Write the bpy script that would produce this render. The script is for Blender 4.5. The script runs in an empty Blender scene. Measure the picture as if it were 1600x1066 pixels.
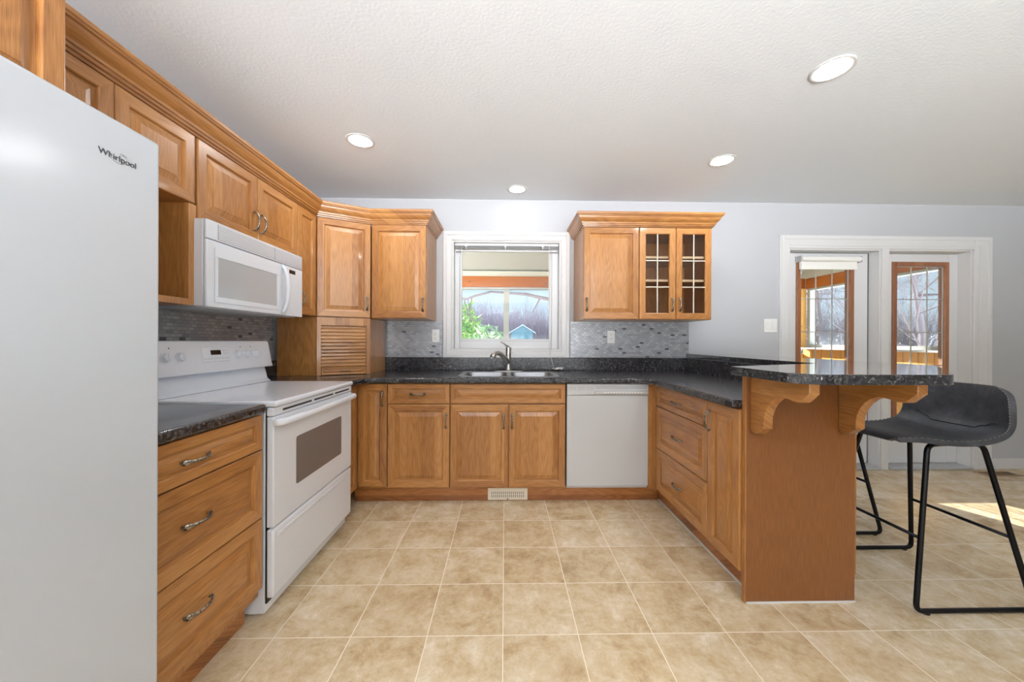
import bpy, bmesh, math, random
from mathutils import Vector, Matrix
PI = math.pi
rnd = random.Random(7)
S = bpy.context.scene
COL = S.collection

# ------------------------------------------------------------------ camera, world, sun, exposure
cam_d = bpy.data.cameras.new('camera')
cam_d.sensor_width = 36.0
cam_d.lens = 554.77 / 1600 * 36.0
cam_d.clip_start = 0.02
cam_d.clip_end = 300
cam = bpy.data.objects.new('camera', cam_d)
COL.objects.link(cam)
YAW, PIT, ROL, HC = .0199, -.0008, .0040, 1.1909
fw = Vector((math.sin(YAW) * math.cos(PIT), math.cos(YAW) * math.cos(PIT), math.sin(PIT)))
rt = Vector((math.cos(YAW), -math.sin(YAW), 0))
up = rt.cross(fw)
r2 = rt * math.cos(ROL) + up * math.sin(ROL)
u2 = -rt * math.sin(ROL) + up * math.cos(ROL)
M = Matrix(((r2.x, u2.x, -fw.x, 0), (r2.y, u2.y, -fw.y, 0), (r2.z, u2.z, -fw.z, HC), (0, 0, 0, 1)))
cam.matrix_world = M
S.camera = cam

world = bpy.data.worlds.new('world')
S.world = world
world.use_nodes = True
bg = world.node_tree.nodes['Background']
# pale winter sky; strong glow below the horizon added to light the ceiling
wn_, wl_ = world.node_tree.nodes, world.node_tree.links
wtc = wn_.new('ShaderNodeTexCoord')
wsep = wn_.new('ShaderNodeSeparateXYZ')
wl_.new(wtc.outputs['Generated'], wsep.inputs[0])
wramp = wn_.new('ShaderNodeMapRange')
wramp.inputs['From Min'].default_value = -.06
wramp.inputs['From Max'].default_value = .02
wl_.new(wsep.outputs[2], wramp.inputs[0])
wmix = wn_.new('ShaderNodeMix')
wmix.data_type = 'RGBA'
wmix.inputs[6].default_value = (22, 22.4, 23, 1)
wmix.inputs[7].default_value = (1.0, 1.2, 1.34, 1)
wl_.new(wramp.outputs[0], wmix.inputs[0])
wl_.new(wmix.outputs[2], bg.inputs[0])
bg.inputs[1].default_value = 1.0

sun_d = bpy.data.lights.new('sun', 'SUN')
sun_d.energy = 24
sun_d.angle = .012
sun_d.color = (1, .93, .82)
sun = bpy.data.objects.new('sun', sun_d)
COL.objects.link(sun)
sun.rotation_euler = Vector((.45, -1, -.42)).to_track_quat('-Z', 'Y').to_euler()
sun.location = (-3, 12, 8)

S.view_settings.view_transform = 'Standard'
S.view_settings.look = 'None'
S.view_settings.gamma = 1
S.view_settings.use_curve_mapping = False
S.view_settings.exposure = 0.24
S.cycles.use_denoising = True
S.cycles.max_bounces = 10
S.cycles.diffuse_bounces = 6
S.cycles.glossy_bounces = 4
S.cycles.transparent_max_bounces = 12
S.cycles.sample_clamp_indirect = 6

POT_RADIANCE = 128

# ------------------------------------------------------------------ materials
def srgb(r, g, b):
    f = lambda c: (c / 255 / 12.92) if c / 255 <= .04045 else ((c / 255 + .055) / 1.055) ** 2.4
    return (f(r), f(g), f(b), 1)

def mat(name, col=(200, 200, 200), rough=.5, metal=0, spec=.5, coat=0):
    m = bpy.data.materials.new(name)
    m.use_nodes = True
    b = m.node_tree.nodes['Principled BSDF']
    b.inputs['Base Color'].default_value = srgb(*col)
    b.inputs['Roughness'].default_value = rough
    b.inputs['Metallic'].default_value = metal
    b.inputs['Specular IOR Level'].default_value = spec
    b.inputs['Coat Weight'].default_value = coat
    b.inputs['Coat Roughness'].default_value = .08
    return m

def nodes(m):
    nt = m.node_tree
    return nt, nt.nodes, nt.links, nt.nodes['Principled BSDF']

def ramp(n, stops, interp='LINEAR'):
    r = n.new('ShaderNodeValToRGB')
    r.color_ramp.interpolation = interp
    e = r.color_ramp.elements
    while len(e) > 1:
        e.remove(e[-1])
    e[0].position = stops[0][0]
    e[0].color = stops[0][1]
    for p, c in stops[1:]:
        x = e.new(p)
        x.color = c
    return r

def mth(n, l, op, a, b=None, c=None):
    x = n.new('ShaderNodeMath')
    x.operation = op
    for i, v in enumerate((a, b, c)):
        if v is None:
            continue
        if isinstance(v, (int, float)):
            x.inputs[i].default_value = v
        else:
            l.new(v, x.inputs[i])
    return x.outputs[0]

def wood(name, axis, light, mid, dark, rough=.34, board=.1, knots=False, fig=.055):
    """plank wood, grain running along the local axis 'x', 'y' or 'z'"""
    m = mat(name, rough=rough, coat=0 if knots else .25, spec=.15 if knots else .5)
    nt, n, l, b = nodes(m)
    tc = n.new('ShaderNodeTexCoord')
    oi = n.new('ShaderNodeObjectInfo')
    sep = n.new('ShaderNodeSeparateXYZ')
    l.new(tc.outputs['Object'], sep.inputs[0])
    ax = {'x': 0, 'y': 1, 'z': 2}[axis]
    along = sep.outputs[ax]
    o = [i for i in range(3) if i != ax]
    if axis == 'z':
        across = mth(n, l, 'ADD', sep.outputs[0], mth(n, l, 'MULTIPLY', sep.outputs[1], .7))
    elif axis == 'x':
        across = mth(n, l, 'ADD', sep.outputs[2], mth(n, l, 'MULTIPLY', sep.outputs[1], .7))
    else:
        across = mth(n, l, 'ADD', sep.outputs[2], mth(n, l, 'MULTIPLY', sep.outputs[0], .7))
    off = mth(n, l, 'MULTIPLY', oi.outputs['Random'], 7.3)
    across = mth(n, l, 'ADD', across, off)
    bid = mth(n, l, 'FLOOR', mth(n, l, 'DIVIDE', across, board))
    wn = n.new('ShaderNodeTexWhiteNoise')
    wn.noise_dimensions = '1D'
    l.new(bid, wn.inputs['W'])
    bval = wn.outputs['Value']
    along2 = mth(n, l, 'ADD', along, mth(n, l, 'MULTIPLY', bval, 5))
    cv = n.new('ShaderNodeCombineXYZ')
    l.new(across, cv.inputs[0])
    l.new(mth(n, l, 'MULTIPLY', along2, .16), cv.inputs[1])
    l.new(bval, cv.inputs[2])
    # cathedral figure
    nz = n.new('ShaderNodeTexNoise')
    nz.inputs['Scale'].default_value = 9
    nz.inputs['Detail'].default_value = 2
    nz.inputs['Roughness'].default_value = .4
    l.new(cv.outputs[0], nz.inputs['Vector'])
    rings = mth(n, l, 'SINE', mth(n, l, 'MULTIPLY', nz.outputs['Fac'], 85))
    # fine pores
    cv2 = n.new('ShaderNodeCombineXYZ')
    l.new(mth(n, l, 'MULTIPLY', across, 16), cv2.inputs[0])
    l.new(mth(n, l, 'MULTIPLY', along2, .55), cv2.inputs[1])
    nz2 = n.new('ShaderNodeTexNoise')
    nz2.inputs['Scale'].default_value = 22
    nz2.inputs['Detail'].default_value = 3
    l.new(cv2.outputs[0], nz2.inputs['Vector'])
    v = mth(n, l, 'ADD', mth(n, l, 'MULTIPLY', rings, fig), mth(n, l, 'MULTIPLY', nz2.outputs['Fac'], .72))
    v = mth(n, l, 'ADD', v, mth(n, l, 'MULTIPLY', mth(n, l, 'SUBTRACT', bval, .5), .26))
    v = mth(n, l, 'ADD', v, .135)
    r = ramp(n, [(.22, srgb(*dark)), (.5, srgb(*mid)), (.8, srgb(*light))])
    l.new(v, r.inputs[0])
    out = r.outputs[0]
    if knots:
        vo = n.new('ShaderNodeTexVoronoi')
        vo.inputs['Scale'].default_value = 4.5
        kv = n.new('ShaderNodeCombineXYZ')
        l.new(mth(n, l, 'MULTIPLY', across, 1.3), kv.inputs[0])
        l.new(mth(n, l, 'MULTIPLY', along, .8), kv.inputs[1])
        l.new(kv.outputs[0], vo.inputs['Vector'])
        kr = ramp(n, [(.0, (1, 1, 1, 1)), (.09, (.6, .6, .6, 1)), (.13, (0, 0, 0, 1))])
        l.new(vo.outputs['Distance'], kr.inputs[0])
        mx = n.new('ShaderNodeMix')
        mx.data_type = 'RGBA'
        l.new(kr.outputs[0], mx.inputs[0])
        l.new(out, mx.inputs[6])
        mx.inputs[7].default_value = srgb(95, 48, 18)
        out = mx.outputs[2]
        # board joints
        fr = mth(n, l, 'FRACT', mth(n, l, 'DIVIDE', across, board))
        j = mth(n, l, 'LESS_THAN', fr, .035)
        mx2 = n.new('ShaderNodeMix')
        mx2.data_type = 'RGBA'
        l.new(j, mx2.inputs[0])
        l.new(out, mx2.inputs[6])
        mx2.inputs[7].default_value = srgb(120, 70, 28)
        out = mx2.outputs[2]
    l.new(out, b.inputs['Base Color'])
    bp = n.new('ShaderNodeBump')
    bp.inputs['Strength'].default_value = .06
    bp.inputs['Distance'].default_value = .002
    l.new(nz2.outputs['Fac'], bp.inputs['Height'])
    l.new(bp.outputs[0], b.inputs['Normal'])
    return m

OL, OM, OD = (192, 140, 84), (169, 116, 62), (132, 82, 40)
OAKV = wood('oak_vertical', 'z', OL, OM, OD)
OAKH = wood('oak_horizontal', 'x', OL, OM, OD)
OAKY = wood('oak_lengthwise', 'y', OL, OM, OD)
OAKP = wood('oak_veneer_shaded', 'z', (138, 88, 45), (120, 72, 34), (96, 54, 24), board=.6, fig=.012)  # reddish straight-grained veneer, darkened further for the shade under the bar
OAKD = wood('oak_toe_kick', 'x', (190, 130, 74), (158, 98, 50), (112, 64, 30))
PINEV = wood('pine_boards_sunlit', 'z', (238, 194, 122), (228, 176, 98), (208, 150, 74), rough=.45, board=.11, knots=True)  # yellow of sunlit boards put into the colour
PINEH = wood('pine_beam_shaded', 'x', (198, 122, 42), (182, 104, 32), (158, 84, 24), rough=.6, board=.4, knots=True)  # same pine, with the beam's shade put into the colour
PINEY = wood('pine_side_beam_shaded', 'y', (198, 122, 42), (182, 104, 32), (158, 84, 24), rough=.6, board=.4, knots=True)  # shaded beam tone again, grain along y
TRIMW = wood('stained_lite_trim', 'z', (170, 118, 82), (150, 98, 66), (126, 78, 50))

def laminate(name, rough, coat):
    m = mat(name, (40, 40, 44), rough, coat=coat)
    m.node_tree.nodes['Principled BSDF'].inputs['Coat Roughness'].default_value = .05
    nt, n, l, b = nodes(m)
    tc = n.new('ShaderNodeTexCoord')
    a = n.new('ShaderNodeTexNoise')
    a.inputs['Scale'].default_value = 105
    a.inputs['Detail'].default_value = 4
    a.inputs['Roughness'].default_value = .65
    l.new(tc.outputs['Object'], a.inputs['Vector'])
    c = n.new('ShaderNodeTexNoise')
    c.inputs['Scale'].default_value = 34
    c.inputs['Detail'].default_value = 4
    c.inputs['Distortion'].default_value = 1.6
    l.new(tc.outputs['Object'], c.inputs['Vector'])
    v = mth(n, l, 'ADD', mth(n, l, 'MULTIPLY', a.outputs['Fac'], .68), mth(n, l, 'MULTIPLY', c.outputs['Fac'], .4))
    r = ramp(n, [(.42, srgb(16, 16, 18)), (.54, srgb(40, 39, 42)), (.63, srgb(74, 72, 74)), (.74, srgb(132, 130, 128))])
    l.new(v, r.inputs[0])
    l.new(r.outputs[0], b.inputs['Base Color'])
    return m
LAM = laminate('speckled_laminate', .24, .25)
LAMB = laminate('speckled_laminate_bar', .14, 1)

def floor_mat():
    m = mat('vinyl_tile', (200, 175, 140), .27)
    nt, n, l, b = nodes(m)
    tc = n.new('ShaderNodeTexCoord')
    mp = n.new('ShaderNodeMapping')
    mp.inputs['Location'].default_value = (.0034, -1.4342 % .3048 - .3048, 0)
    l.new(tc.outputs['Object'], mp.inputs[0])
    br = n.new('ShaderNodeTexBrick')
    br.offset = 0
    br.squash = 1
    br.inputs['Scale'].default_value = 1
    br.inputs['Brick Width'].default_value = .3048
    br.inputs['Row Height'].default_value = .3048
    br.inputs['Mortar Size'].default_value = .0022
    br.inputs['Mortar Smooth'].default_value = .3
    br.inputs['Color1'].default_value = (0, 0, 0, 1)
    br.inputs['Color2'].default_value = (1, 1, 1, 1)
    br.inputs['Bias'].default_value = 0
    l.new(mp.outputs[0], br.inputs['Vector'])
    sep = n.new('ShaderNodeSeparateXYZ')
    l.new(mp.outputs[0], sep.inputs[0])
    cid = n.new('ShaderNodeCombineXYZ')
    l.new(mth(n, l, 'FLOOR', mth(n, l, 'DIVIDE', sep.outputs[0], .3048)), cid.inputs[0])
    l.new(mth(n, l, 'FLOOR', mth(n, l, 'DIVIDE', sep.outputs[1], .3048)), cid.inputs[1])
    wn = n.new('ShaderNodeTexWhiteNoise')
    wn.noise_dimensions = '2D'
    l.new(cid.outputs[0], wn.inputs['Vector'])
    vm = n.new('ShaderNodeVectorMath')
    vm.operation = 'MULTIPLY_ADD'
    l.new(wn.outputs['Color'], vm.inputs[0])
    vm.inputs[1].default_value = (9, 9, 9)
    l.new(mp.outputs[0], vm.inputs[2])
    big = n.new('ShaderNodeTexNoise')
    big.inputs['Scale'].default_value = 7.5
    big.inputs['Detail'].default_value = 9
    big.inputs['Roughness'].default_value = .74
    big.inputs['Distortion'].default_value = .35
    l.new(vm.outputs[0], big.inputs['Vector'])
    fine = n.new('ShaderNodeTexNoise')
    fine.inputs['Scale'].default_value = 38
    fine.inputs['Detail'].default_value = 6
    fine.inputs['Roughness'].default_value = .7
    l.new(vm.outputs[0], fine.inputs['Vector'])
    bigf = mth(n, l, 'ADD', mth(n, l, 'MULTIPLY', big.outputs['Fac'], .85), mth(n, l, 'MULTIPLY', fine.outputs['Fac'], .30))
    v = mth(n, l, 'ADD', mth(n, l, 'SUBTRACT', bigf, .075), mth(n, l, 'MULTIPLY', mth(n, l, 'SUBTRACT', wn.outputs['Value'], .5), .10))
    r = ramp(n, [(.32, srgb(166, 140, 104)), (.42, srgb(188, 165, 129)), (.51, srgb(201, 181, 148)), (.58, srgb(210, 193, 164)), (.68, srgb(226, 215, 196))])
    l.new(v, r.inputs[0])
    mx = n.new('ShaderNodeMix')
    mx.data_type = 'RGBA'
    l.new(br.outputs['Fac'], mx.inputs[0])
    l.new(r.outputs[0], mx.inputs[6])
    mx.inputs[7].default_value = srgb(236, 226, 208)
    l.new(mx.outputs[2], b.inputs['Base Color'])
    bp = n.new('ShaderNodeBump')
    bp.inputs['Strength'].default_value = .12
    bp.inputs['Distance'].default_value = .004
    l.new(big.outputs['Fac'], bp.inputs['Height'])
    l.new(bp.outputs[0], b.inputs['Normal'])
    return m
FLOOR = floor_mat()

def mosaic():
    """small staggered tiles over local x and z"""
    m = mat('mosaic_tile', (180, 180, 182), .22)
    nt, n, l, b = nodes(m)
    tc = n.new('ShaderNodeTexCoord')
    sep = n.new('ShaderNodeSeparateXYZ')
    l.new(tc.outputs['Object'], sep.inputs[0])
    zr = mth(n, l, 'DIVIDE', sep.outputs[2], .0185)
    row = mth(n, l, 'FLOOR', zr)
    sh = mth(n, l, 'MULTIPLY', mth(n, l, 'MODULO', row, 2), .5)
    xr = mth(n, l, 'ADD', mth(n, l, 'DIVIDE', sep.outputs[0], .036), sh)
    cx = mth(n, l, 'FLOOR', xr)
    cid = n.new('ShaderNodeCombineXYZ')
    l.new(cx, cid.inputs[0])
    l.new(row, cid.inputs[1])
    wn = n.new('ShaderNodeTexWhiteNoise')
    wn.noise_dimensions = '2D'
    l.new(cid.outputs[0], wn.inputs['Vector'])
    r = ramp(n, [(0, srgb(160, 162, 167)), (.3, srgb(172, 174, 178)), (.55, srgb(182, 183, 187)), (.75, srgb(166, 168, 172)),
                 (.90, srgb(150, 152, 156)), (.965, srgb(100, 100, 106))], 'CONSTANT')
    l.new(wn.outputs['Value'], r.inputs[0])
    fx = mth(n, l, 'FRACT', xr)
    fz = mth(n, l, 'FRACT', zr)
    ex = mth(n, l, 'ABSOLUTE', mth(n, l, 'SUBTRACT', fx, .5))
    ez = mth(n, l, 'ABSOLUTE', mth(n, l, 'SUBTRACT', fz, .5))
    g = mth(n, l, 'MAXIMUM', mth(n, l, 'GREATER_THAN', ex, .465), mth(n, l, 'GREATER_THAN', ez, .43))
    mx = n.new('ShaderNodeMix')
    mx.data_type = 'RGBA'
    l.new(g, mx.inputs[0])
    l.new(r.outputs[0], mx.inputs[6])
    mx.inputs[7].default_value = srgb(142, 142, 146)
    l.new(mx.outputs[2], b.inputs['Base Color'])
    # pillowed tile faces
    ht = mth(n, l, 'MINIMUM', mth(n, l, 'SUBTRACT', .5, ex), mth(n, l, 'SUBTRACT', .5, ez))
    ht = mth(n, l, 'MINIMUM', ht, .22)
    bp = n.new('ShaderNodeBump')
    bp.inputs['Strength'].default_value = .5
    bp.inputs['Distance'].default_value = .004
    l.new(ht, bp.inputs['Height'])
    l.new(bp.outputs[0], b.inputs['Normal'])
    b.inputs['Metallic'].default_value = .15
    return m
MOSAIC = mosaic()

def bumpy(name, col, rough, scale, strength):
    m = mat(name, col, rough)
    nt, n, l, b = nodes(m)
    tc = n.new('ShaderNodeTexCoord')
    a = n.new('ShaderNodeTexNoise')
    a.inputs['Scale'].default_value = scale
    a.inputs['Detail'].default_value = 3
    l.new(tc.outputs['Object'], a.inputs['Vector'])
    bp = n.new('ShaderNodeBump')
    bp.inputs['Strength'].default_value = strength
    bp.inputs['Distance'].default_value = .003
    l.new(a.outputs['Fac'], bp.inputs['Height'])
    l.new(bp.outputs[0], b.inputs['Normal'])
    return m
WALLM = bumpy('wall_paint', (184, 186, 190), .6, 160, .05)
CEILM = bumpy('ceiling_paint', (238, 244, 250), .75, 70, .35)
TRIM = mat('white_trim', (214, 214, 214), .35)
DOORW = mat('white_door_paint', (216, 217, 219), .4)
VINYL = mat('white_vinyl', (214, 215, 217), .35)
APPL = mat('white_enamel', (224, 229, 236), .22)
APPLG = mat('white_gloss', (222, 227, 234), .08)
DWM = mat('dishwasher_white', (194, 195, 195), .3)
FRIDGE = bumpy('fridge_white', (188, 193, 199), .16, 260, .03)
GREYP = mat('grey_plastic', (176, 178, 180), .4)
SUNF = mat('sunroom_frame_shaded', (176, 176, 168), .5)  # white frames, greyed in colour for the shade they stand in
DARK = mat('black_gap', (14, 14, 15), .5)
DISP = mat('display_black', (12, 12, 13), .1)
OVENG = mat('oven_glass', (112, 104, 100), .06)
MWG = mat('microwave_glass', (176, 178, 180), .05)
STEEL = mat('stainless', (150, 152, 155), .42, 1)
NICKEL = mat('brushed_nickel', (196, 194, 190), .28, 1)
def pewter():
    m = mat('antique_pewter', (120, 112, 104), .34, 1)
    nt, n, l, b = nodes(m)
    tc = n.new('ShaderNodeTexCoord')
    a = n.new('ShaderNodeTexNoise')
    a.inputs['Scale'].default_value = 180
    l.new(tc.outputs['Object'], a.inputs['Vector'])
    r = ramp(n, [(.35, srgb(66, 58, 50)), (.62, srgb(176, 166, 152))])
    l.new(a.outputs['Fac'], r.inputs[0])
    l.new(r.outputs[0], b.inputs['Base Color'])
    return m
PEWTER = pewter()
BLACKM = mat('black_metal', (20, 20, 22), .38, .6)
def leather():
    m = mat('grey_leather', (66, 67, 72), .55)
    nt, n, l, b = nodes(m)
    tc = n.new('ShaderNodeTexCoord')
    a = n.new('ShaderNodeTexNoise')
    a.inputs['Scale'].default_value = 14
    a.inputs['Detail'].default_value = 8
    a.inputs['Roughness'].default_value = .7
    l.new(tc.outputs['Object'], a.inputs['Vector'])
    r = ramp(n, [(.3, srgb(36, 37, 41)), (.55, srgb(58, 59, 64)), (.75, srgb(84, 85, 90))])
    l.new(a.outputs['Fac'], r.inputs[0])
    l.new(r.outputs[0], b.inputs['Base Color'])
    bp = n.new('ShaderNodeBump')
    bp.inputs['Strength'].default_value = .15
    bp.inputs['Distance'].default_value = .002
    l.new(a.outputs['Fac'], bp.inputs['Height'])
    l.new(bp.outputs[0], b.inputs['Normal'])
    return m
LEATHER = leather()
STITCH = mat('stitching', (120, 116, 108), .7)
PLASTIC = mat('white_plastic', (236, 236, 234), .35)
CAME = mat('muntin_cream', (214, 204, 188), .35, .2)
DKMUNT = mat('muntin_silver', (186, 184, 178), .3, .4)
SHELFM = mat('shelf_edge_cream', (226, 204, 170), .4)
BRONZE = mat('floor_grille_brown', (150, 122, 92), .5, .2)
CORDM = mat('white_cord', (240, 240, 238), .7)
ROLLER = mat('roller_fabric', (240, 240, 236), .8)

def glass(name, tint=(1, 1, 1), refl=.07):
    m = bpy.data.materials.new(name)
    m.use_nodes = True
    nt = m.node_tree
    n, l = nt.nodes, nt.links
    for x in list(n):
        n.remove(x)
    o = n.new('ShaderNodeOutputMaterial')
    t = n.new('ShaderNodeBsdfTransparent')
    t.inputs[0].default_value = (*tint, 1)
    g = n.new('ShaderNodeBsdfGlossy')
    g.inputs['Roughness'].default_value = .02
    lw = n.new('ShaderNodeLayerWeight')
    lw.inputs['Blend'].default_value = .25
    f = mth(n, l, 'MULTIPLY_ADD', lw.outputs['Fresnel'], .28, refl * .25)
    mx = n.new('ShaderNodeMixShader')
    l.new(f, mx.inputs[0])
    l.new(t.outputs[0], mx.inputs[1])
    l.new(g.outputs[0], mx.inputs[2])
    l.new(mx.outputs[0], o.inputs[0])
    return m
GLASS = glass('window_glass', (.88, .90, .91))
CABG = glass('cabinet_glass', (.9, .88, .86), .1)

def emit(name, col, strength):
    m = bpy.data.materials.new(name)
    m.use_nodes = True
    nt = m.node_tree
    n, l = nt.nodes, nt.links
    for x in list(n):
        n.remove(x)
    o = n.new('ShaderNodeOutputMaterial')
    e = n.new('ShaderNodeEmission')
    e.inputs[0].default_value = (*col, 1)
    e.inputs[1].default_value = strength
    l.new(e.outputs[0], o.inputs[0])
    return m
LAMP = emit('lamp_lens', (.97, .985, 1), POT_RADIANCE)
LAMPS = emit('small_lamp_lens', (.97, .985, 1), POT_RADIANCE * .13)

# ------------------------------------------------------------------ mesh helpers
def bx(bm, x0, x1, y0, y1, z0, z1, mi=0):
    v = [bm.verts.new(p) for p in ((x0, y0, z0), (x1, y0, z0), (x1, y1, z0), (x0, y1, z0),
                                   (x0, y0, z1), (x1, y0, z1), (x1, y1, z1), (x0, y1, z1))]
    for f in ((3, 2, 1, 0), (4, 5, 6, 7), (0, 1, 5, 4), (1, 2, 6, 5), (2, 3, 7, 6), (3, 0, 4, 7)):
        bm.faces.new([v[i] for i in f]).material_index = mi

def box(*a, mi=0):
    bm = bmesh.new()
    bx(bm, *a, mi=mi)
    return bm

def boxes(*lst):
    bm = bmesh.new()
    for a in lst:
        bx(bm, *a)
    return bm

def obj(name, bm, mats, parent=None, bevel=0, seg=2, smooth=False, angle=40):
    me = bpy.data.meshes.new(name)
    bmesh.ops.recalc_face_normals(bm, faces=bm.faces)
    bm.to_mesh(me)
    bm.free()
    for m in (mats if isinstance(mats, (list, tuple)) else [mats]):
        me.materials.append(m)
    o = bpy.data.objects.new(name, me)
    COL.objects.link(o)
    if parent:
        o.parent = parent
    if bevel:
        md = o.modifiers.new('bevel', 'BEVEL')
        md.width = bevel
        md.segments = seg
        md.limit_method = 'ANGLE'
        md.angle_limit = math.radians(angle)
        md.harden_normals = False
    if smooth or bevel:
        for p in me.polygons:
            p.use_smooth = True
        md = o.modifiers.new('edges', 'EDGE_SPLIT') if False else None
        if not smooth:
            try:
                me.set_sharp_from_angle(angle=math.radians(35))
            except Exception:
                pass
    return o

def tag(o, label=None, cat=None, group=None, kind=None):
    if label:
        o['label'] = label
    if cat:
        o['category'] = cat
    if group:
        o['group'] = group
    if kind:
        o['kind'] = kind
    return o

def thing(name, label, cat, loc=(0, 0, 0), rot=0, group=None):
    o = bpy.data.objects.new(name, None)
    o.empty_display_size = .1
    COL.objects.link(o)
    o.location = loc
    o.rotation_euler = (0, 0, rot)
    return tag(o, label, cat, group)

def struct(name, bm, m, parent=None, bevel=0, label=None):
    o = obj(name, bm, m, parent, bevel)
    if not parent:
        o['kind'] = 'structure'
    if label:
        o['label'] = label
    return o

def dup(root, loc, label, group=None):
    r = root.copy()
    COL.objects.link(r)
    r.location = loc
    r['label'] = label
    if group:
        r['group'] = group
    for ch in list(root.children):
        c = ch.copy()
        COL.objects.link(c)
        c.parent = r
        for g in ch.children:
            d = g.copy()
            COL.objects.link(d)
            d.parent = c
    return r

def frames(pts):
    out = []
    prev = None
    for i, p in enumerate(pts):
        a = pts[max(i - 1, 0)]
        b = pts[min(i + 1, len(pts) - 1)]
        t = (b - a).normalized()
        if prev is None:
            ref = Vector((0, 0, 1)) if abs(t.z) < .9 else Vector((1, 0, 0))
            nrm = (ref - t * ref.dot(t)).normalized()
        else:
            nrm = (prev - t * prev.dot(t)).normalized()
        prev = nrm
        out.append((t, nrm, t.cross(nrm)))
    return out

def tube(bm, pts, r, n=8, mi=0, flat=None):
    pts = [Vector(p) for p in pts]
    fr = frames(pts)
    rings = []
    for i, p in enumerate(pts):
        ra = r[i] if isinstance(r, (list, tuple)) else r
        rb = ra if flat is None else flat[i]
        t, a, b = fr[i]
        rings.append([bm.verts.new(p + a * (ra * math.cos(2 * PI * k / n)) + b * (rb * math.sin(2 * PI * k / n))) for k in range(n)])
    for i in range(len(pts) - 1):
        for k in range(n):
            bm.faces.new((rings[i][k], rings[i][(k + 1) % n], rings[i + 1][(k + 1) % n], rings[i + 1][k])).material_index = mi
    bm.faces.new(rings[0][::-1]).material_index = mi
    bm.faces.new(rings[-1]).material_index = mi

def fillet(pts, r, n=5):
    """rounds the inner corners of an open polyline"""
    pts = [Vector(p) for p in pts]
    out = [pts[0]]
    for i in range(1, len(pts) - 1):
        a, b, c = pts[i - 1], pts[i], pts[i + 1]
        d1 = (a - b).normalized()
        d2 = (c - b).normalized()
        k = min(r, (a - b).length * .45, (c - b).length * .45)
        p, q = b + d1 * k, b + d2 * k
        for j in range(n + 1):
            t = j / n
            out.append(p * (1 - t) ** 2 + b * 2 * t * (1 - t) + q * t * t)
    out.append(pts[-1])
    return out

def lathe(bm, prof, c=(0, 0, 0), axis='z', n=24, mi=0):
    """prof: list of (radius, height)"""
    rings = []
    for r, h in prof:
        ring = []
        for k in range(n):
            a = 2 * PI * k / n
            x, y = r * math.cos(a), r * math.sin(a)
            p = {'z': (x, y, h), 'y': (x, h, y), 'x': (h, x, y)}[axis]
            ring.append(bm.verts.new(Vector(p) + Vector(c)))
        rings.append(ring)
    for i in range(len(rings) - 1):
        for k in range(n):
            bm.faces.new((rings[i][k], rings[i][(k + 1) % n], rings[i + 1][(k + 1) % n], rings[i + 1][k])).material_index = mi
    if prof[0][0] > 1e-5:
        bm.faces.new(rings[0][::-1]).material_index = mi
    if prof[-1][0] > 1e-5:
        bm.faces.new(rings[-1]).material_index = mi

def rrect(x0, x1, y0, y1, r, n=5):
    out = []
    for cx, cy, a0 in ((x1 - r, y1 - r, 0), (x0 + r, y1 - r, 90), (x0 + r, y0 + r, 180), (x1 - r, y0 + r, 270)):
        for k in range(n + 1):
            a = math.radians(a0 + 90 * k / n)
            out.append((cx + r * math.cos(a), cy + r * math.sin(a)))
    return out

def slab(bm, outer, z0, z1, holes=(), mi=0):
    """flat plate with holes between two heights"""
    def loop(pts, z):
        vs = [bm.verts.new((x, y, z)) for x, y in pts]
        return vs, [bm.edges.new((vs[i], vs[(i + 1) % len(vs)])) for i in range(len(vs))]
    sides = []
    for z in (z0, z1):
        es = []
        ls = []
        for pts in (outer, *holes):
            vs, e = loop(pts, z)
            es += e
            ls.append(vs)
        res = bmesh.ops.triangle_fill(bm, use_beauty=True, edges=es)
        for f in res['geom']:
            if isinstance(f, bmesh.types.BMFace):
                f.material_index = mi
        sides.append(ls)
    for a, b in zip(*sides):
        for i in range(len(a)):
            j = (i + 1) % len(a)
            bm.faces.new((a[i], a[j], b[j], b[i])).material_index = mi

def prism(bm, pts, axis, a0, a1, mi=0):
    """extrudes a 2D outline along an axis; pts in the other two axes in order (x,y)->z, (x,z)->y, (y,z)->x"""
    def P(u, v, a):
        return {'x': (a, u, v), 'y': (u, a, v), 'z': (u, v, a)}[axis]
    A = [bm.verts.new(P(u, v, a0)) for u, v in pts]
    B = [bm.verts.new(P(u, v, a1)) for u, v in pts]
    bm.faces.new(A[::-1]).material_index = mi
    bm.faces.new(B).material_index = mi
    for i in range(len(A)):
        j = (i + 1) % len(A)
        bm.faces.new((A[i], A[j], B[j], B[i])).material_index = mi

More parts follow.
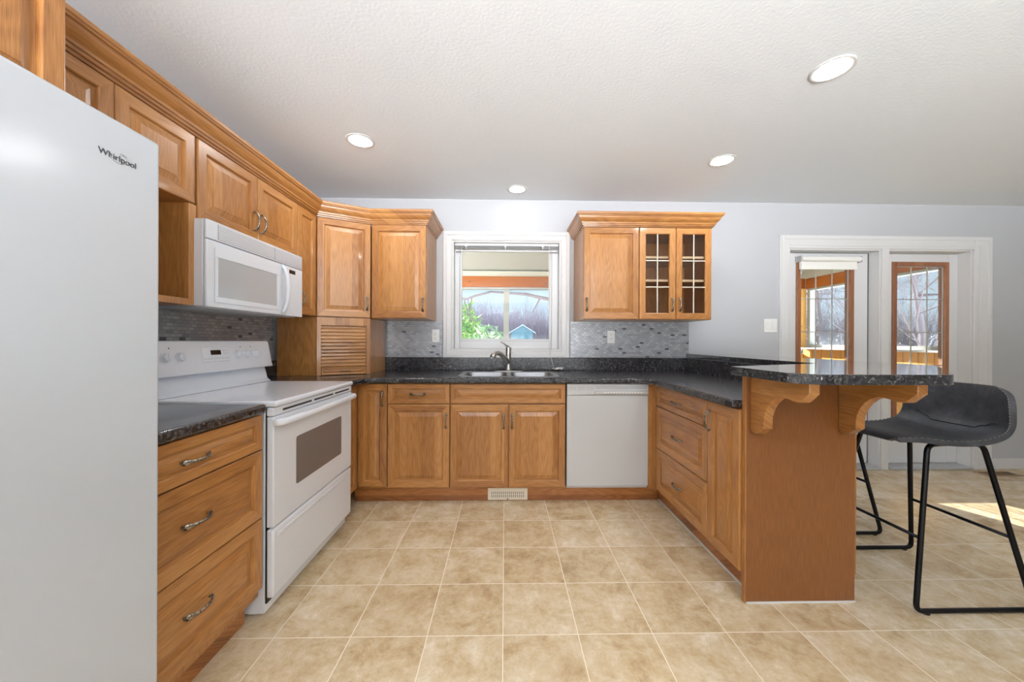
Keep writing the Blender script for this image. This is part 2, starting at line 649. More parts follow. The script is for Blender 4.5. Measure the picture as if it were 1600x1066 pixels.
# ------------------------------------------------------------------ cabinet parts
def panel_front(x0, x1, z0, z1, y=0, th=.02, fr=.052, drawer=False):
    """mitred frame with a raised field; material 0 runs along z, 1 along x"""
    bm = bmesh.new()
    h = z1 - z0
    f = min(fr, h * .27)
    sl = min(.026, h * .12)
    lp = [(0, th), (0, .004), (.0012, .0012), (.004, 0), (f - .006, 0), (f - .002, .0025), (f, .0105), (f + .008, .0105),
          (f + .008 + sl, .0028), (f + .0085 + sl, .0008), (f + .012 + sl, .0006)]
    rings = []
    for ins, d in lp:
        rings.append([bm.verts.new(p) for p in ((x0 + ins, y + d, z0 + ins), (x1 - ins, y + d, z0 + ins),
                                                (x1 - ins, y + d, z1 - ins), (x0 + ins, y + d, z1 - ins))])
    for i in range(len(rings) - 1):
        for k in range(4):
            fc = bm.faces.new((rings[i][k], rings[i][(k + 1) % 4], rings[i + 1][(k + 1) % 4], rings[i + 1][k]))
            inner = i >= 7
            fc.material_index = (1 if k in (0, 2) else 0) if not inner else (1 if drawer else 0)
    bm.faces.new(rings[-1]).material_index = 1 if drawer else 0
    bm.faces.new(rings[0][::-1])
    return bm

def frame_front(x0, x1, z0, z1, y=0, th=.02, fr=.052):
    bm = bmesh.new()
    lp = [(fr, th), (0, th), (0, .004), (.004, 0), (fr - .006, 0), (fr, .005), (fr, th)]
    rings = []
    for ins, d in lp[:-1]:
        rings.append([bm.verts.new(p) for p in ((x0 + ins, y + d, z0 + ins), (x1 - ins, y + d, z0 + ins),
                                                (x1 - ins, y + d, z1 - ins), (x0 + ins, y + d, z1 - ins))])
    rings.append(rings[0])
    for i in range(len(rings) - 1):
        for k in range(4):
            bm.faces.new((rings[i][k], rings[i][(k + 1) % 4], rings[i + 1][(k + 1) % 4], rings[i + 1][k])).material_index = 1 if k in (0, 2) else 0
    return bm

def handle_mesh():
    """bow pull with leaf shaped ends, along local z, standing out along -y"""
    bm = bmesh.new()
    N = 18
    pts, ra, rb = [], [], []
    for i in range(N + 1):
        t = -1 + 2 * i / N
        z = t * .056
        y = -.004 - .026 * (1 - abs(t) ** 2.6)
        pts.append((0, y, z))
        e = abs(t)
        w = .0054
        if e > .55:
            w += .0052 * math.sin(min(1, (e - .55) / .45) * PI * .78)
        ra.append(.0048 if e < .6 else .0042)
        rb.append(w if e < .99 else .0022)
    tube(bm, pts, ra, 8, flat=rb)
    for s in (-1, 1):
        lathe(bm, [(.0045, 0), (.0045, -.006)], (0, 0, s * .049), 'y', 8)
    me = bpy.data.meshes.new('handle')
    bmesh.ops.recalc_face_normals(bm, faces=bm.faces)
    bm.to_mesh(me)
    bm.free()
    me.materials.append(PEWTER)
    for p in me.polygons:
        p.use_smooth = True
    return me
HANDLE = handle_mesh()

def handle(parent, x, z, y=0, horizontal=False):
    o = bpy.data.objects.new('handle', HANDLE)
    COL.objects.link(o)
    o.parent = parent
    o.location = (x, y, z)
    if horizontal:
        o.rotation_euler = (0, PI / 2, 0)
    return o

OAK2 = [OAKV, OAKH]
def door(cab, x0, x1, z0, z1, hx=None, hz=None, name='door', y=0):
    d = obj(name, panel_front(x0, x1, z0, z1, y), OAK2, cab)
    if hx is not None:
        handle(d, hx, hz, y)
    return d

def drawer(cab, x0, x1, z0, z1, hx=None, hz=None, name='drawer', y=0):
    d = obj(name, panel_front(x0, x1, z0, z1, y, drawer=True), OAK2, cab)
    if hx is not None:
        handle(d, hx, hz, y, True)
    return d

def hollow(x0, x1, y0, y1, z0, z1, t=.018, shelves=()):
    bm = bmesh.new()
    bx(bm, x0, x0 + t, y0, y1, z0, z1)
    bx(bm, x1 - t, x1, y0, y1, z0, z1)
    bx(bm, x0 + t, x1 - t, y0, y1, z0, z0 + t)
    bx(bm, x0 + t, x1 - t, y0, y1, z1 - t, z1)
    bx(bm, x0 + t, x1 - t, y1 - .008, y1, z0 + t, z1 - t)
    return bm

# ------------------------------------------------------------------ the room
YW, XL, XR, YF, H = 3.26, -1.73, 6.6, -2.2, 2.484
struct('floor', box(XL - .1, XR, YF, YW + .14, -.06, 0), FLOOR, label='beige stone-look tile floor')
struct('ceiling', box(XL - .1, XR, YF, YW + .14, H, H + .08), CEILM, label='off white textured ceiling')
struct('wall_left', box(XL - .1, XL, YF, YW + .14, 0, H), WALLM)
# back wall with one window and two door openings
WX0, WX1, WZ0, WZ1 = -.483, .51, 1.103, 2.103
DX0, DX1, DX2, DX3, DZ = 2.643, 3.518, 3.586, 4.40, 2.062
bm = bmesh.new()
y0, y1 = YW, YW + .13
bx(bm, XL, WX0, y0, y1, 0, H)
bx(bm, WX0, WX1, y0, y1, 0, WZ0)
bx(bm, WX0, WX1, y0, y1, WZ1, H)
bx(bm, WX1, DX0, y0, y1, 0, H)
bx(bm, DX0, DX1, y0, y1, DZ, H)
bx(bm, DX1, DX2, y0, y1, 0, H)
bx(bm, DX2, DX3, y0, y1, DZ, H)
bx(bm, DX3, XR, y0, y1, 0, H)
struct('wall_back', bm, WALLM)
# walls out of frame; window opening in the front one added for fill light
bm = bmesh.new()
bx(bm, XR, XR + .1, YF, YW + .14, 0, H)
struct('wall_right', bm, WALLM)
bm = bmesh.new()
bx(bm, XL - .1, -1.5, YF - .1, YF, 0, H)
bx(bm, -1.5, 2.0, YF - .1, YF, 0, .8)
bx(bm, -1.5, 2.0, YF - .1, YF, 2.40, H)
bx(bm, 2.0, XR + .1, YF - .1, YF, 0, H)
for x in (.5,):
    bx(bm, x, x + .1, YF - .1, YF, .8, 2.40)
struct('wall_front', bm, WALLM)
struct('sky_blocker', box(XL - 1, XR + 1, -5.6, YF - .101, 2.5, 2.6), mat('sky_blocker_underside', (120, 110, 100), .8))  # unseen slab added behind the camera to keep sky light out
struct('baseboard_back', boxes((DX3 + .18, XR, YW - .014, YW, 0, .1), (1.86, DX0 - .1, YW - .014, YW, 0, .1)), TRIM, bevel=.004)

# kitchen window
def casing(bm, x0, x1, z0, z1, w, yw, bottom=True):
    """picture frame trim around an opening, stepped profile"""
    lp = [(0, 0), (0, .012), (-.012, .018), (-w * .55, .02), (-w * .62, .026), (-w + .008, .026), (-w, .02), (-w, 0)]
    rings = []
    for o_, d in lp:
        k = o_
        rings.append([bm.verts.new(p) for p in ((x0 + k, yw - d, z0 + (k if bottom else 0)), (x1 - k, yw - d, z0 + (k if bottom else 0)),
                                                (x1 - k, yw - d, z1 - k), (x0 + k, yw - d, z1 - k))])
    for i in range(len(rings) - 1):
        for k in range(4):
            if not bottom and k == 0:
                continue
            bm.faces.new((rings[i][k], rings[i][(k + 1) % 4], rings[i + 1][(k + 1) % 4], rings[i + 1][k]))

win = struct('window_1', boxes((WX0, WX0 + .012, YW, YW + .1, WZ0, WZ1), (WX1 - .012, WX1, YW, YW + .1, WZ0, WZ1),
                               (WX0 + .012, WX1 - .012, YW, YW + .1, WZ0, WZ0 + .012), (WX0 + .012, WX1 - .012, YW, YW + .1, WZ1 - .012, WZ1)), TRIM)
win['label'] = 'white framed kitchen window over the sink'
bm = bmesh.new()
casing(bm, WX0, WX1, WZ0, WZ1, .085, YW)
obj('casing', bm, TRIM, win)
bm = bmesh.new()
gx0, gx1, gz0, gz1 = -.405, .418, 1.208, 2.045
a0, a1, b0, b1 = WX0 + .012, WX1 - .012, WZ0 + .012, WZ1 - .012
for dy, ins in ((0, 0), (.012, .03)):
    pass
bx(bm, a0, gx0 - .02, YW + .075, YW + .12, b0, b1)
bx(bm, gx1 + .02, a1, YW + .075, YW + .12, b0, b1)
bx(bm, gx0 - .02, gx1 + .02, YW + .075, YW + .12, b0, gz0 - .02)
bx(bm, gx0 - .02, gx1 + .02, YW + .075, YW + .12, gz1 + .02, b1)
obj('frame', bm, VINYL, win, .004)
bm = bmesh.new()
bx(bm, gx0 - .02, gx0, YW + .088, YW + .115, gz0 - .02, gz1 + .02)
bx(bm, gx1, gx1 + .02, YW + .088, YW + .115, gz0 - .02, gz1 + .02)
bx(bm, gx0, gx1, YW + .088, YW + .115, gz0 - .02, gz0)
bx(bm, gx0, gx1, YW + .088, YW + .115, gz1, gz1 + .02)
obj('sash', bm, VINYL, win, .003)
obj('pane', box(gx0, gx1, YW + .1, YW + .104, gz0, gz1), GLASS, win)

# blind pulled up under the head of the window
bl = thing('window_blind', 'white horizontal blind raised to the top of the kitchen window', 'blind', (.0, YW + .035, 2.03))
obj('head_rail', box(-.465, .492, -.02, .02, .034, .058), VINYL, bl, .003)
bm = bmesh.new()
for k in range(5):
    bx(bm, -.462, .489, -.0125, .0125, .012 + k * .0042, .0136 + k * .0042)
obj('slats', bm, GREYP, bl)
obj('bottom_rail', box(-.462, .489, -.014, .014, -.018, -.004), VINYL, bl, .003)
for x in (-.36, .0, .345):
    bm = bmesh.new()
    bx(bm, x - .004, x + .004, -.026, -.021, .004, .06)
    bx(bm, x - .013, x + .013, -.027, -.021, .026, .04)
    obj('clip', bm, PLASTIC, bl, .003)
bm = bmesh.new()
tube(bm, [(-.40, -.024, .04), (-.401, -.026, -.2), (-.40, -.026, -.55), (-.402, -.026, -.83)], .0022, 6)
obj('tilt_wand', bm, PLASTIC, bl)
bm = bmesh.new()
tube(bm, [(.405, -.026, .04), (.402, -.03, -.3), (.405, -.04, -.8), (.41, -.06, -.90), (.412, -.085, -.96), (.43, -.09, -1.04), (.445, -.1, -1.098)], .0024, 6)
rr = random.Random(3)
pts = [(.445, -.1, -1.099)]
for k in range(36):
    a = k * 1.9
    pts.append((.475 + .045 * math.cos(a) * rr.uniform(.4, 1.1), -.12 + .022 * math.sin(a * 1.3), -1.094 + rr.uniform(0, .014)))
tube(bm, pts, .004, 6)
obj('lift_cord', bm, CORDM, bl, smooth=True)

# double door unit
trim = struct('trim_1', bmesh.new(), TRIM)
bm = bmesh.new()
yc = YW
def cas(bm, x0, x1, z0, z1, vertical=True, side=1):
    bx(bm, x0, x1, yc - .016, yc - .0005, z0, z1)
cz = 2.062
bx(bm, 2.549, DX0 - .004, yc - .016, yc - .0005, 0, 2.182)
bx(bm, 2.56, 2.59, yc - .022, yc - .016, 0, 2.175)
bx(bm, DX3 + .004, 4.578, yc - .016, yc - .0005, 0, 2.182)
bx(bm, 4.535, 4.567, yc - .022, yc - .016, 0, 2.175)
bx(bm, 4.45, 4.462, yc - .02, yc - .016, 0, 2.1)
bx(bm, DX0 - .004, DX3 + .004, yc - .016, yc - .0005, cz, 2.182)
bx(bm, 2.59, 4.535, yc - .022, yc - .016, 2.145, 2.175)
bx(bm, DX0, DX3, yc - .02, yc - .016, 2.085, 2.097)
bx(bm, DX1 - .0, DX2 + .0, yc - .016, yc - .0005, 0, cz)
tc_ = obj('casing', bm, TRIM, None, .003)
bpy.data.objects.remove(trim)
tc_.name = 'trim_1'
tc_['kind'] = 'structure'
tc_['label'] = 'white casing around the pair of patio doors'
# jambs
obj('jamb', boxes((DX0, DX0 + .014, YW, YW + .128, 0, DZ), (DX1 - .014, DX1, YW, YW + .128, 0, DZ), (DX0 + .014, DX1 - .014, YW, YW + .128, DZ - .014, DZ),
                  (DX2, DX2 + .014, YW, YW + .128, 0, DZ), (DX3 - .014, DX3, YW, YW + .128, 0, DZ), (DX2 + .014, DX3 - .014, YW, YW + .128, DZ - .014, DZ)), TRIM, tc_)
obj('threshold', boxes((DX0 + .014, DX1 - .014, YW - .03, YW + .128, 0.0005, .022), (DX2 + .014, DX3 - .014, YW - .03, YW + .128, 0.0005, .022)), GREYP, tc_, .004)

def patio_door(name, x0, x1, lx0, lx1, lz0, lz1, label, blindtop=False):
    yd0, yd1 = YW + .095, YW + .127
    z0, z1 = .026, DZ - .018
    bm = bmesh.new()
    bx(bm, x0, lx0, yd0, yd1, z0, z1)
    bx(bm, lx1, x1, yd0, yd1, z0, z1)
    bx(bm, lx0, lx1, yd0, yd1, z0, lz0)
    bx(bm, lx0, lx1, yd0, yd1, lz1, z1)
    d = struct(name, bm, DOORW, bevel=.002)
    d['label'] = label
    t = .041
    bm = bmesh.new()
    bx(bm, lx0, lx0 + t, yd0 - .014, yd1 + .012, lz0, lz1)
    bx(bm, lx1 - t, lx1, yd0 - .014, yd1 + .012, lz0, lz1)
    bx(bm, lx0 + t, lx1 - t, yd0 - .014, yd1 + .012, lz0, lz0 + t)
    bx(bm, lx0 + t, lx1 - t, yd0 - .014, yd1 + .012, lz1 - t, lz1)
    obj('lite_trim', bm, TRIMW, d, .003)
    a0, a1, c0, c1 = lx0 + t, lx1 - t, lz0 + t, lz1 - t
    g = obj('pane', box(a0, a1, yd0 + .012, yd0 + .016, c0, c1), GLASS, d)
    bm = bmesh.new()
    for k in (1, 2):
        x = a0 + (a1 - a0) * k / 3
        bx(bm, x - .0045, x + .0045, yd0 + .004, yd0 + .010, c0, c1)
    for k in range(1, 5):
        z = c0 + (c1 - c0) * k / 5
        bx(bm, a0, a1, yd0 + .003, yd0 + .009, z - .004, z + .004)
    for x in (a0, a1 - .007):
        bx(bm, x, x + .007, yd0 + .003, yd0 + .009, c0, c1)
    bx(bm, a0, a1, yd0 + .003, yd0 + .009, c1 - .007, c1)
    obj('muntin_grid', bm, DKMUNT, d)
    return d
d1 = patio_door('door_1', DX0 + .017, DX1 - .024, 2.791, 3.350, .287, 1.966, 'white patio door with roller shade, left of the pair')
obj('gap_shade', box(DX1 - .022, DX1 - .0145, YW + .098, YW + .126, .026, DZ - .016), DARK, d1)  # black strips standing in for the shade in the door gap
obj('gap_shade', box(DX0 + .016, DX1 - .016, YW + .098, YW + .126, DZ - .0165, DZ - .0145), DARK, d1)
d2 = patio_door('door_2', DX2 + .017, DX3 - .017, 3.731, 4.286, .287, 1.966, 'white patio door without shade, right of the pair')
# roller shade on the left door
rs = thing('roller_shade', 'short white roller shade rolled up at top of left patio door', 'shade', (3.09, YW + .058, 1.95))
bm = bmesh.new()
lathe(bm, [(.024, -.285), (.024, .285)], (0, -.004, .03), 'x', 20)
obj('roller', bm, ROLLER, rs, smooth=False)
bm = bmesh.new()
bx(bm, -.285, .275, .012, .0145, -.055, .03)
bx(bm, -.285, .275, .008, .019, -.066, -.054)
obj('fabric', bm, ROLLER, rs)
for x in (-.297, .292):
    bm = bmesh.new()
    bx(bm, x - .003, x + .003, -.02, .036, .0, .058)
    bx(bm, x - .012, x + .012, .022, .0365, .0, .058)
    obj('bracket', bm, GREYP, rs, .002)
bm = bmesh.new()
tube(bm, [(-.300, -.026, .03), (-.303, -.022, -.03), (-.30, -.02, -.16), (-.297, -.018, -.04), (-.299, -.02, .02)], .0018, 6)
obj('pull_chain', bm, GREYP, rs)

# switches and outlets
def plate(name, label, cat, loc, rot, w, h, kind):
    t = thing(name, label, cat, loc, rot)
    obj('cover_plate', box(-w / 2, w / 2, -.006, 0, -h / 2, h / 2), PLASTIC, t, .002)
    if kind == 'switch':
        for x in (-w * .21, w * .21):
            obj('rocker', box(x - .017, x + .017, -.0095, -.0062, -.034, .034), PLASTIC, t, .002)
    else:
        for z in (-.02, .02):
            bm = bmesh.new()
            bx(bm, -.0165, .0165, -.0085, -.0062, z - .0145, z + .0145)
            r = obj('receptacle', bm, PLASTIC, t, .004)
            obj('slot', boxes((-.008, -.0055, -.0092, -.0086, z - .001, z + .008), (.0055, .008, -.0092, -.0086, z - .001, z + .008), (-.002, .002, -.0092, -.0086, z - .010, z - .006)), DARK, r)
    return t
plate('light_switch', 'white double rocker switch on grey wall left of patio doors', 'switch', (2.471, YW - .0005, 1.341), 0, .124, .126, 'switch')
plate('power_outlet', 'white outlet in mosaic tile at left edge of the window', 'outlet', (-.630, YW - .0125, 1.231), 0, .068, .118, 'outlet')
plate('power_outlet', 'white outlet in mosaic tile under the right wall cabinet', 'outlet', (.975, YW - .0125, 1.229), 0, .070, .118, 'outlet')
plate('power_outlet', 'white outlet in mosaic tile behind the range', 'outlet', (XL + .0125, 2.25, 1.10), PI / 2, .070, .118, 'outlet')

# mosaic backsplash
for x0, x1, wd in ((-1.09, WX0 - .09, 'left'), (WX1 + .09, 1.697, 'right')):
    o = obj('mosaic_backsplash', box(x0, x1, -.012, -.0005, 1.04, 1.372), MOSAIC)
    o.location = (0, YW, 0)
    tag(o, 'grey and white mosaic tile backsplash %s of the kitchen window' % wd, 'backsplash')
o = obj('mosaic_backsplash', boxes((.96, 2.672, .0005, .012, .926, 1.36),), MOSAIC)
o.rotation_euler = (0, 0, PI / 2)
o.location = (XL + .0125, 0, 0)
tag(o, 'grey mosaic tile backsplash behind the range', 'backsplash')

# ceiling lights
def pot(x, y, label, lamp=None):
    t = thing('recessed_light', label, 'light', (x, y, H), 0, None)
    bm = bmesh.new()
    lathe(bm, [(.064, -.0005), (.066, -.003), (.082, -.005), (.088, -.003), (.089, -.0005)], n=32)
    obj('trim_ring', bm, TRIM, t, smooth=True)
    bm = bmesh.new()
    lathe(bm, [(.064, -.0012), (.064, -.0022), (0, -.0026)], n=32)
    obj('lens', bm, lamp or LAMP, t)
    return t
pot(-.943, 2.322, 'glowing recessed ceiling light above the range')
pot(.10, 3.03, 'small recessed ceiling light above the kitchen window', LAMPS)
pot(1.544, 2.507, 'farther of the two recessed lights above the peninsula')
pot(1.544, 1.652, 'nearer and largest looking recessed light above the peninsula')

# ------------------------------------------------------------------ worktops
CT, CB = .922, .884
def bez(p, c, q, n=6):
    p, c, q = Vector(p), Vector(c), Vector(q)
    return [tuple(p * (1 - t) ** 2 + c * 2 * t * (1 - t) + q * t * t) for t in (i / n for i in range(n + 1))]
outer = [(-1.717, 2.312), (-.995, 2.312)] + bez((-.995, 2.43), (-.995, 2.545), (-.88, 2.545)) + bez((.93, 2.545), (1.045, 2.545), (1.045, 2.43)) + \
        [(1.045, 1.616), (1.655, 1.616), (1.655, 3.247), (-1.717, 3.247)]
SX0, SX1, SY0, SY1 = -.352, .415, 2.605, 3.075
bm = bmesh.new()
slab(bm, outer, CB, CT, [rrect(SX0 + .02, SX1 - .02, SY0 + .02, SY1 - .02, .04)])
wt = thing('worktop', 'dark speckled laminate worktop running from range corner past sink to peninsula', 'worktop', (0, 0, 0))
obj('slab', bm, LAM, wt, .01, 3)
obj('splash_strip', boxes((-1.717, 1.655, 3.222, 3.2465, CT + .0005, 1.038), (-1.717, -1.692, 2.312, 3.221, CT + .0005, 1.038)), LAM, wt, .004)
obj('bar_splash', box(1.640, 1.6575, 1.87, 3.2215, CT + .0005, 1.0395), LAM, wt)
obj('end_cap', box(1.0435, 1.046, 1.617, 1.665, CB + .002, CT - .012), DARK, wt)
o = obj('worktop', box(-1.717, -.995, .962, 1.507, CB, CT), LAM, None, .01, 3)
tag(o, 'short dark laminate worktop between the fridge and the range', 'worktop')

# raised bar
struct('wall_peninsula', box(1.66, 1.785, 1.87, YW - .0005, 0, 1.0395), WALLM, label='half wall behind the peninsula carrying the bar')
BT, BB = 1.078, 1.041
bar = [(1.03, 1.60), (1.03, 1.275), (1.10, 1.210), (1.545, 1.210)] + bez((1.545, 1.21), (1.575, 1.21), (1.597, 1.232), 4)[1:] + \
      [(2.03, 1.62)] + bez((2.03, 1.62), (2.10, 1.685), (2.10, 1.78), 5)[1:] + [(2.10, 3.243), (1.672, 3.243), (1.652, 1.84)]
bm = bmesh.new()
slab(bm, bar, BB, BT)
o = obj('bar_counter', bm, LAMB, None, .008, 3)
tag(o, 'raised dark laminate bar top on the peninsula, with angled end', 'bar counter')

# end panel with two scalloped corbels
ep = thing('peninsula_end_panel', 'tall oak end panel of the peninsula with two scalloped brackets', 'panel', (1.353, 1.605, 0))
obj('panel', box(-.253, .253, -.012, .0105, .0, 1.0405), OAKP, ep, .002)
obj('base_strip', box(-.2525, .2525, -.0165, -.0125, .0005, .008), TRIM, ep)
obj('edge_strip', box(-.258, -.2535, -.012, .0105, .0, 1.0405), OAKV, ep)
cor = [(0, 1.040), (-.312, 1.040), (-.312, .998), (-.274, .962)]
cor += bez((-.274, .962), (-.25, .952), (-.218, .963), 4)[1:]
cor += [(-.195, .966), (-.17, .965), (-.145, .953), (-.12, .932), (-.1, .905), (-.086, .87), (-.083, .84), (-.083, .815), (-.045, .783), (-.018, .778), (0, .79)]
for xx in (-.235, .172):
    bm = bmesh.new()
    prism(bm, [(-.0125 + a, z) for a, z in cor], 'x', xx, xx + .04)
    obj('corbel', bm, OAKY, ep, .003)

# ------------------------------------------------------------------ base cabinets
def base_body(x0, x1, d=.62, y=.02, z0=.112, z1=.8835):
    return box(x0, x1, y, y + d, z0, z1)
YB = 2.58
# corner base cabinet
c = thing('base_cabinet', 'oak corner base cabinet with tall narrow door beside the range', 'cabinet', (-.96, YB, 0))
bm = bmesh.new()
bx(bm, -.74, .111, .02, .64, .112, .8835)
bx(bm, -.74, -.12, -.265, .02, .112, .8835)
obj('body', bm, OAKV, c)
door(c, -.099, .109, .125, .876, .080, .770)
bm = panel_front(-.265, -.004, .125, .876, 0)
bm.transform(Matrix.Rotation(PI / 2, 4, 'Z'))
bm.transform(Matrix.Translation((-.1, 0, 0)))
obj('door', bm, OAK2, c)
c = thing('base_cabinet', 'oak base cabinet with one drawer over one door, left of the sink', 'cabinet', (-.6225, YB, 0))
obj('body', base_body(-.2245, .2245), OAKV, c)
drawer(c, -.2225, .2225, .732, .876, -.006, .803)
door(c, -.2225, .2225, .125, .727, .198, .610)
c = thing('base_cabinet', 'wide oak sink base cabinet with two doors under a false drawer front', 'cabinet', (.0245, YB, 0))
obj('body', boxes((-.4205, -.4025, .02, .64, .112, .8835), (.4025, .4205, .02, .64, .112, .8835), (-.4025, .4025, .02, .64, .112, .13),
                  (-.4025, .4025, .632, .64, .13, .8835), (-.4025, .4025, .0201, .0225, .13, .8835)), OAKV, c)
drawer(c, -.4185, .4185, .732, .876, name='false_front')
door(c, -.4185, .002, .125, .727, -.032, .607)
door(c, .007, .4185, .125, .727, .030, .607)
# peninsula cabinet (facing -x): local x runs towards the camera
c = thing('base_cabinet', 'oak peninsula base cabinet with three stacked drawers and narrow door', 'cabinet', (1.085, 2.05, 0), -PI / 2)
bm = bmesh.new()
bx(bm, -.545, .433, .02, .55, .112, .8835)
bx(bm, -.545, -.472, .0, .0195, .112, .8835)
obj('body', bm, OAKV, c)
obj('filler', box(-.549, -.538, -.031, -.0005, .112, .8835), OAKV, c)
drawer(c, -.470, .167, .732, .876, -.165, .800)
drawer(c, -.470, .167, .434, .727, -.158, .578)
drawer(c, -.470, .167, .135, .429, -.15, .280)
door(c, .173, .429, .130, .876, .197, .775)
# drawer bank left of the range
c = thing('base_cabinet', 'oak three-drawer base cabinet between fridge and range', 'cabinet', (-1.015, 1.24, 0), PI / 2)
obj('body', base_body(-.275, .274, .66), OAKV, c)
drawer(c, -.272, .272, .733, .876, -.058, .802)
drawer(c, -.272, .272, .446, .728, -.052, .597)
drawer(c, -.272, .272, .150, .441, -.045, .306)
# toe kicks
o = obj('toe_kick', boxes((-1.105, 1.165, 2.645, 2.66, .001, .1115), ), OAKD)
tag(o, 'oak toe kick board along the floor under the sink cabinets', 'toe kick')
o = obj('toe_kick', box(-.0075, .0075, -.51, .51, .001, .1115), OAKD)
o.location = (1.168, 2.128, 0)
tag(o, 'oak toe kick board under the peninsula drawers', 'toe kick')
o = obj('toe_kick', box(-.008, .008, -.27, .27, .001, .1115), OAKD)
o.location = (-1.095, 1.24, 0)
tag(o, 'oak toe kick board under the drawers beside the fridge', 'toe kick')
o = obj('quarter_round', box(1.154, 1.1595, 1.64, 2.64, .001, .012), TRIM)
tag(o, 'thin pale edging strip along the peninsula floor line', 'edging')
# heat register in the toe kick
r = thing('heat_register', 'cream slotted heat register in toe kick under the sink doors', 'vent', (.025, 2.644, .052))
bm = bmesh.new()
bx(bm, -.148, .148, -.006, -.0005, -.046, .046)
obj('face_plate', bm, mat('register_cream', (226, 218, 200), .45), r, .003)
bm = bmesh.new()
for i in range(17):
    for j in range(2):
        x = -.118 + i * .0147
        z = -.012 + j * .024 - .004
        v = [bm.verts.new(p) for p in ((x - .004, -.0066, z - .009), (x, -.0066, z - .009), (x + .004, -.0066, z + .009), (x, -.0066, z + .009))]
        v2 = [bm.verts.new(p.co + Vector((0, .0004, 0))) for p in v]
        bm.faces.new(v)
        bm.faces.new(v2[::-1])
        for k in range(4):
            bm.faces.new((v[k], v2[k], v2[(k + 1) % 4], v[(k + 1) % 4]))
obj('louver_slots', bm, DARK, r)
bm = bmesh.new()
lathe(bm, [(.006, 0), (.006, -.004), (0, -.005)], (0, -.006, -.037), 'y', 12)
obj('lever', bm, BRONZE, r)
# floor register near the doors
r = thing('floor_register', 'flat brown floor register near the right patio door', 'vent', (4.47, 3.13, .0005))
obj('grille_frame', box(-.16, .16, -.055, .055, 0, .004), BRONZE, r, .001)
bm = bmesh.new()
for i in range(18):
    x = -.135 + i * .0155
    bx(bm, x, x + .007, -.035, .035, .0041, .0046)
obj('grille_slots', bm, mat('grille_dark', (84, 66, 48), .6), r)

# ------------------------------------------------------------------ dishwasher
dw = thing('dishwasher', 'white built-in dishwasher between sink cabinet and peninsula', 'dishwasher', (.7515, 2.575, 0))
obj('tub', box(-.297, .297, .022, .60, .113, .8805), DWM, dw)
obj('door', box(-.2985, .2985, 0, .021, .132, .795), DWM, dw, .004)
cp = obj('control_panel', boxes((-.2985, .2985, -.004, .021, .797, .879),), DWM, dw, .004)
obj('vent_grille', boxes(*[(-.283 + k * .063 + j * .0068, -.283 + k * .063 + j * .0068 + .0042, -.0046, -.0041, .832, .860) for k in range(3) for j in range(8)]), GREYP, cp)
obj('latch_recess', box(-.09, .285, -.0047, -.0041, .842, .862), GREYP, cp)
bm = bmesh.new()
bx(bm, -.10, .29, -.018, -.0045, .805, .830)
obj('pull_ledge', bm, DWM, cp, .006)
obj('button_row', boxes(*[(-.03 + k * .022, -.018 + k * .022, -.0188, -.0182, .814, .820) for k in range(13)]), PLASTIC, cp)

# ------------------------------------------------------------------ sink and faucet
sk = thing('kitchen_sink', 'double bowl stainless steel sink set into the dark worktop', 'sink', (0, 0, CT))
mid = .031
bowls = [(SX0 + .045, mid - .018), (mid + .018, SX1 - .045)]
by0, by1 = SY0 + .035, SY1 - .095
bm = bmesh.new()
slab(bm, rrect(SX0, SX1, SY0, SY1, .05), .0006, .005, [rrect(a, b, by0, by1, .05) for a, b in bowls])
obj('rim', bm, STEEL, sk, .0018)
for a, b in bowls:
    bm = bmesh.new()
    rings = []
    for ins, z in ((0, .004), (.004, -.01), (.010, -.14), (.02, -.155), (.05, -.16)):
        rings.append([bm.verts.new((x, y, z)) for x, y in rrect(a + ins, b - ins, by0 + ins, by1 - ins, max(.05 - ins * .3, .01))])
    for i in range(len(rings) - 1):
        n = len(rings[i])
        for k in range(n):
            bm.faces.new((rings[i][k], rings[i][(k + 1) % n], rings[i + 1][(k + 1) % n], rings[i + 1][k]))
    bm.faces.new(rings[-1])
    bw = obj('bowl', bm, STEEL, sk, smooth=True)
    bm = bmesh.new()
    lathe(bm, [(.042, -.1595), (.04, -.157), (.03, -.1585), (0, -.1585)], ((a + b) / 2, (by0 + by1) / 2, 0), 'z', 20)
    obj('drain', bm, NICKEL, bw, smooth=True)
fa = thing('faucet', 'brushed nickel single lever faucet leaning left over the sink', 'faucet', (.03, 3.025, CT + .0055))
bm = bmesh.new()
slab(bm, rrect(-.125, .125, -.028, .028, .027), 0, .008)
obj('deck_plate', bm, NICKEL, fa, .003)
bm = bmesh.new()
lathe(bm, [(.026, .0085), (.025, .02), (.021, .05), (.021, .12), (.023, .14), (.023, .2), (.021, .208), (0, .212)], n=20)
obj('body', bm, NICKEL, fa, smooth=True)
bm = bmesh.new()
tube(bm, [(0, -.012, .075), (-.028, -.03, .112), (-.058, -.07, .148), (-.085, -.115, .163), (-.108, -.16, .160), (-.122, -.185, .146), (-.128, -.195, .128)],
     [.024, .0225, .019, .018, .0195, .0225, .023], 14)
sp = obj('spout', bm, NICKEL, fa, smooth=True)
bm = bmesh.new()
tube(bm, [(-.1283, -.1955, .1275), (-.1292, -.197, .122)], .017, 14)
obj('aerator', bm, GREYP, sp)
bm = bmesh.new()
tube(bm, [(0, 0, .209), (-.022, -.012, .224), (-.045, -.02, .246), (-.066, -.028, .252)], [.010, .0075, .0065, .008], 10)
obj('lever', bm, NICKEL, fa, smooth=True)

# ------------------------------------------------------------------ wall cabinets
ZB, ZT = 1.366, 2.108
XU = -1.40
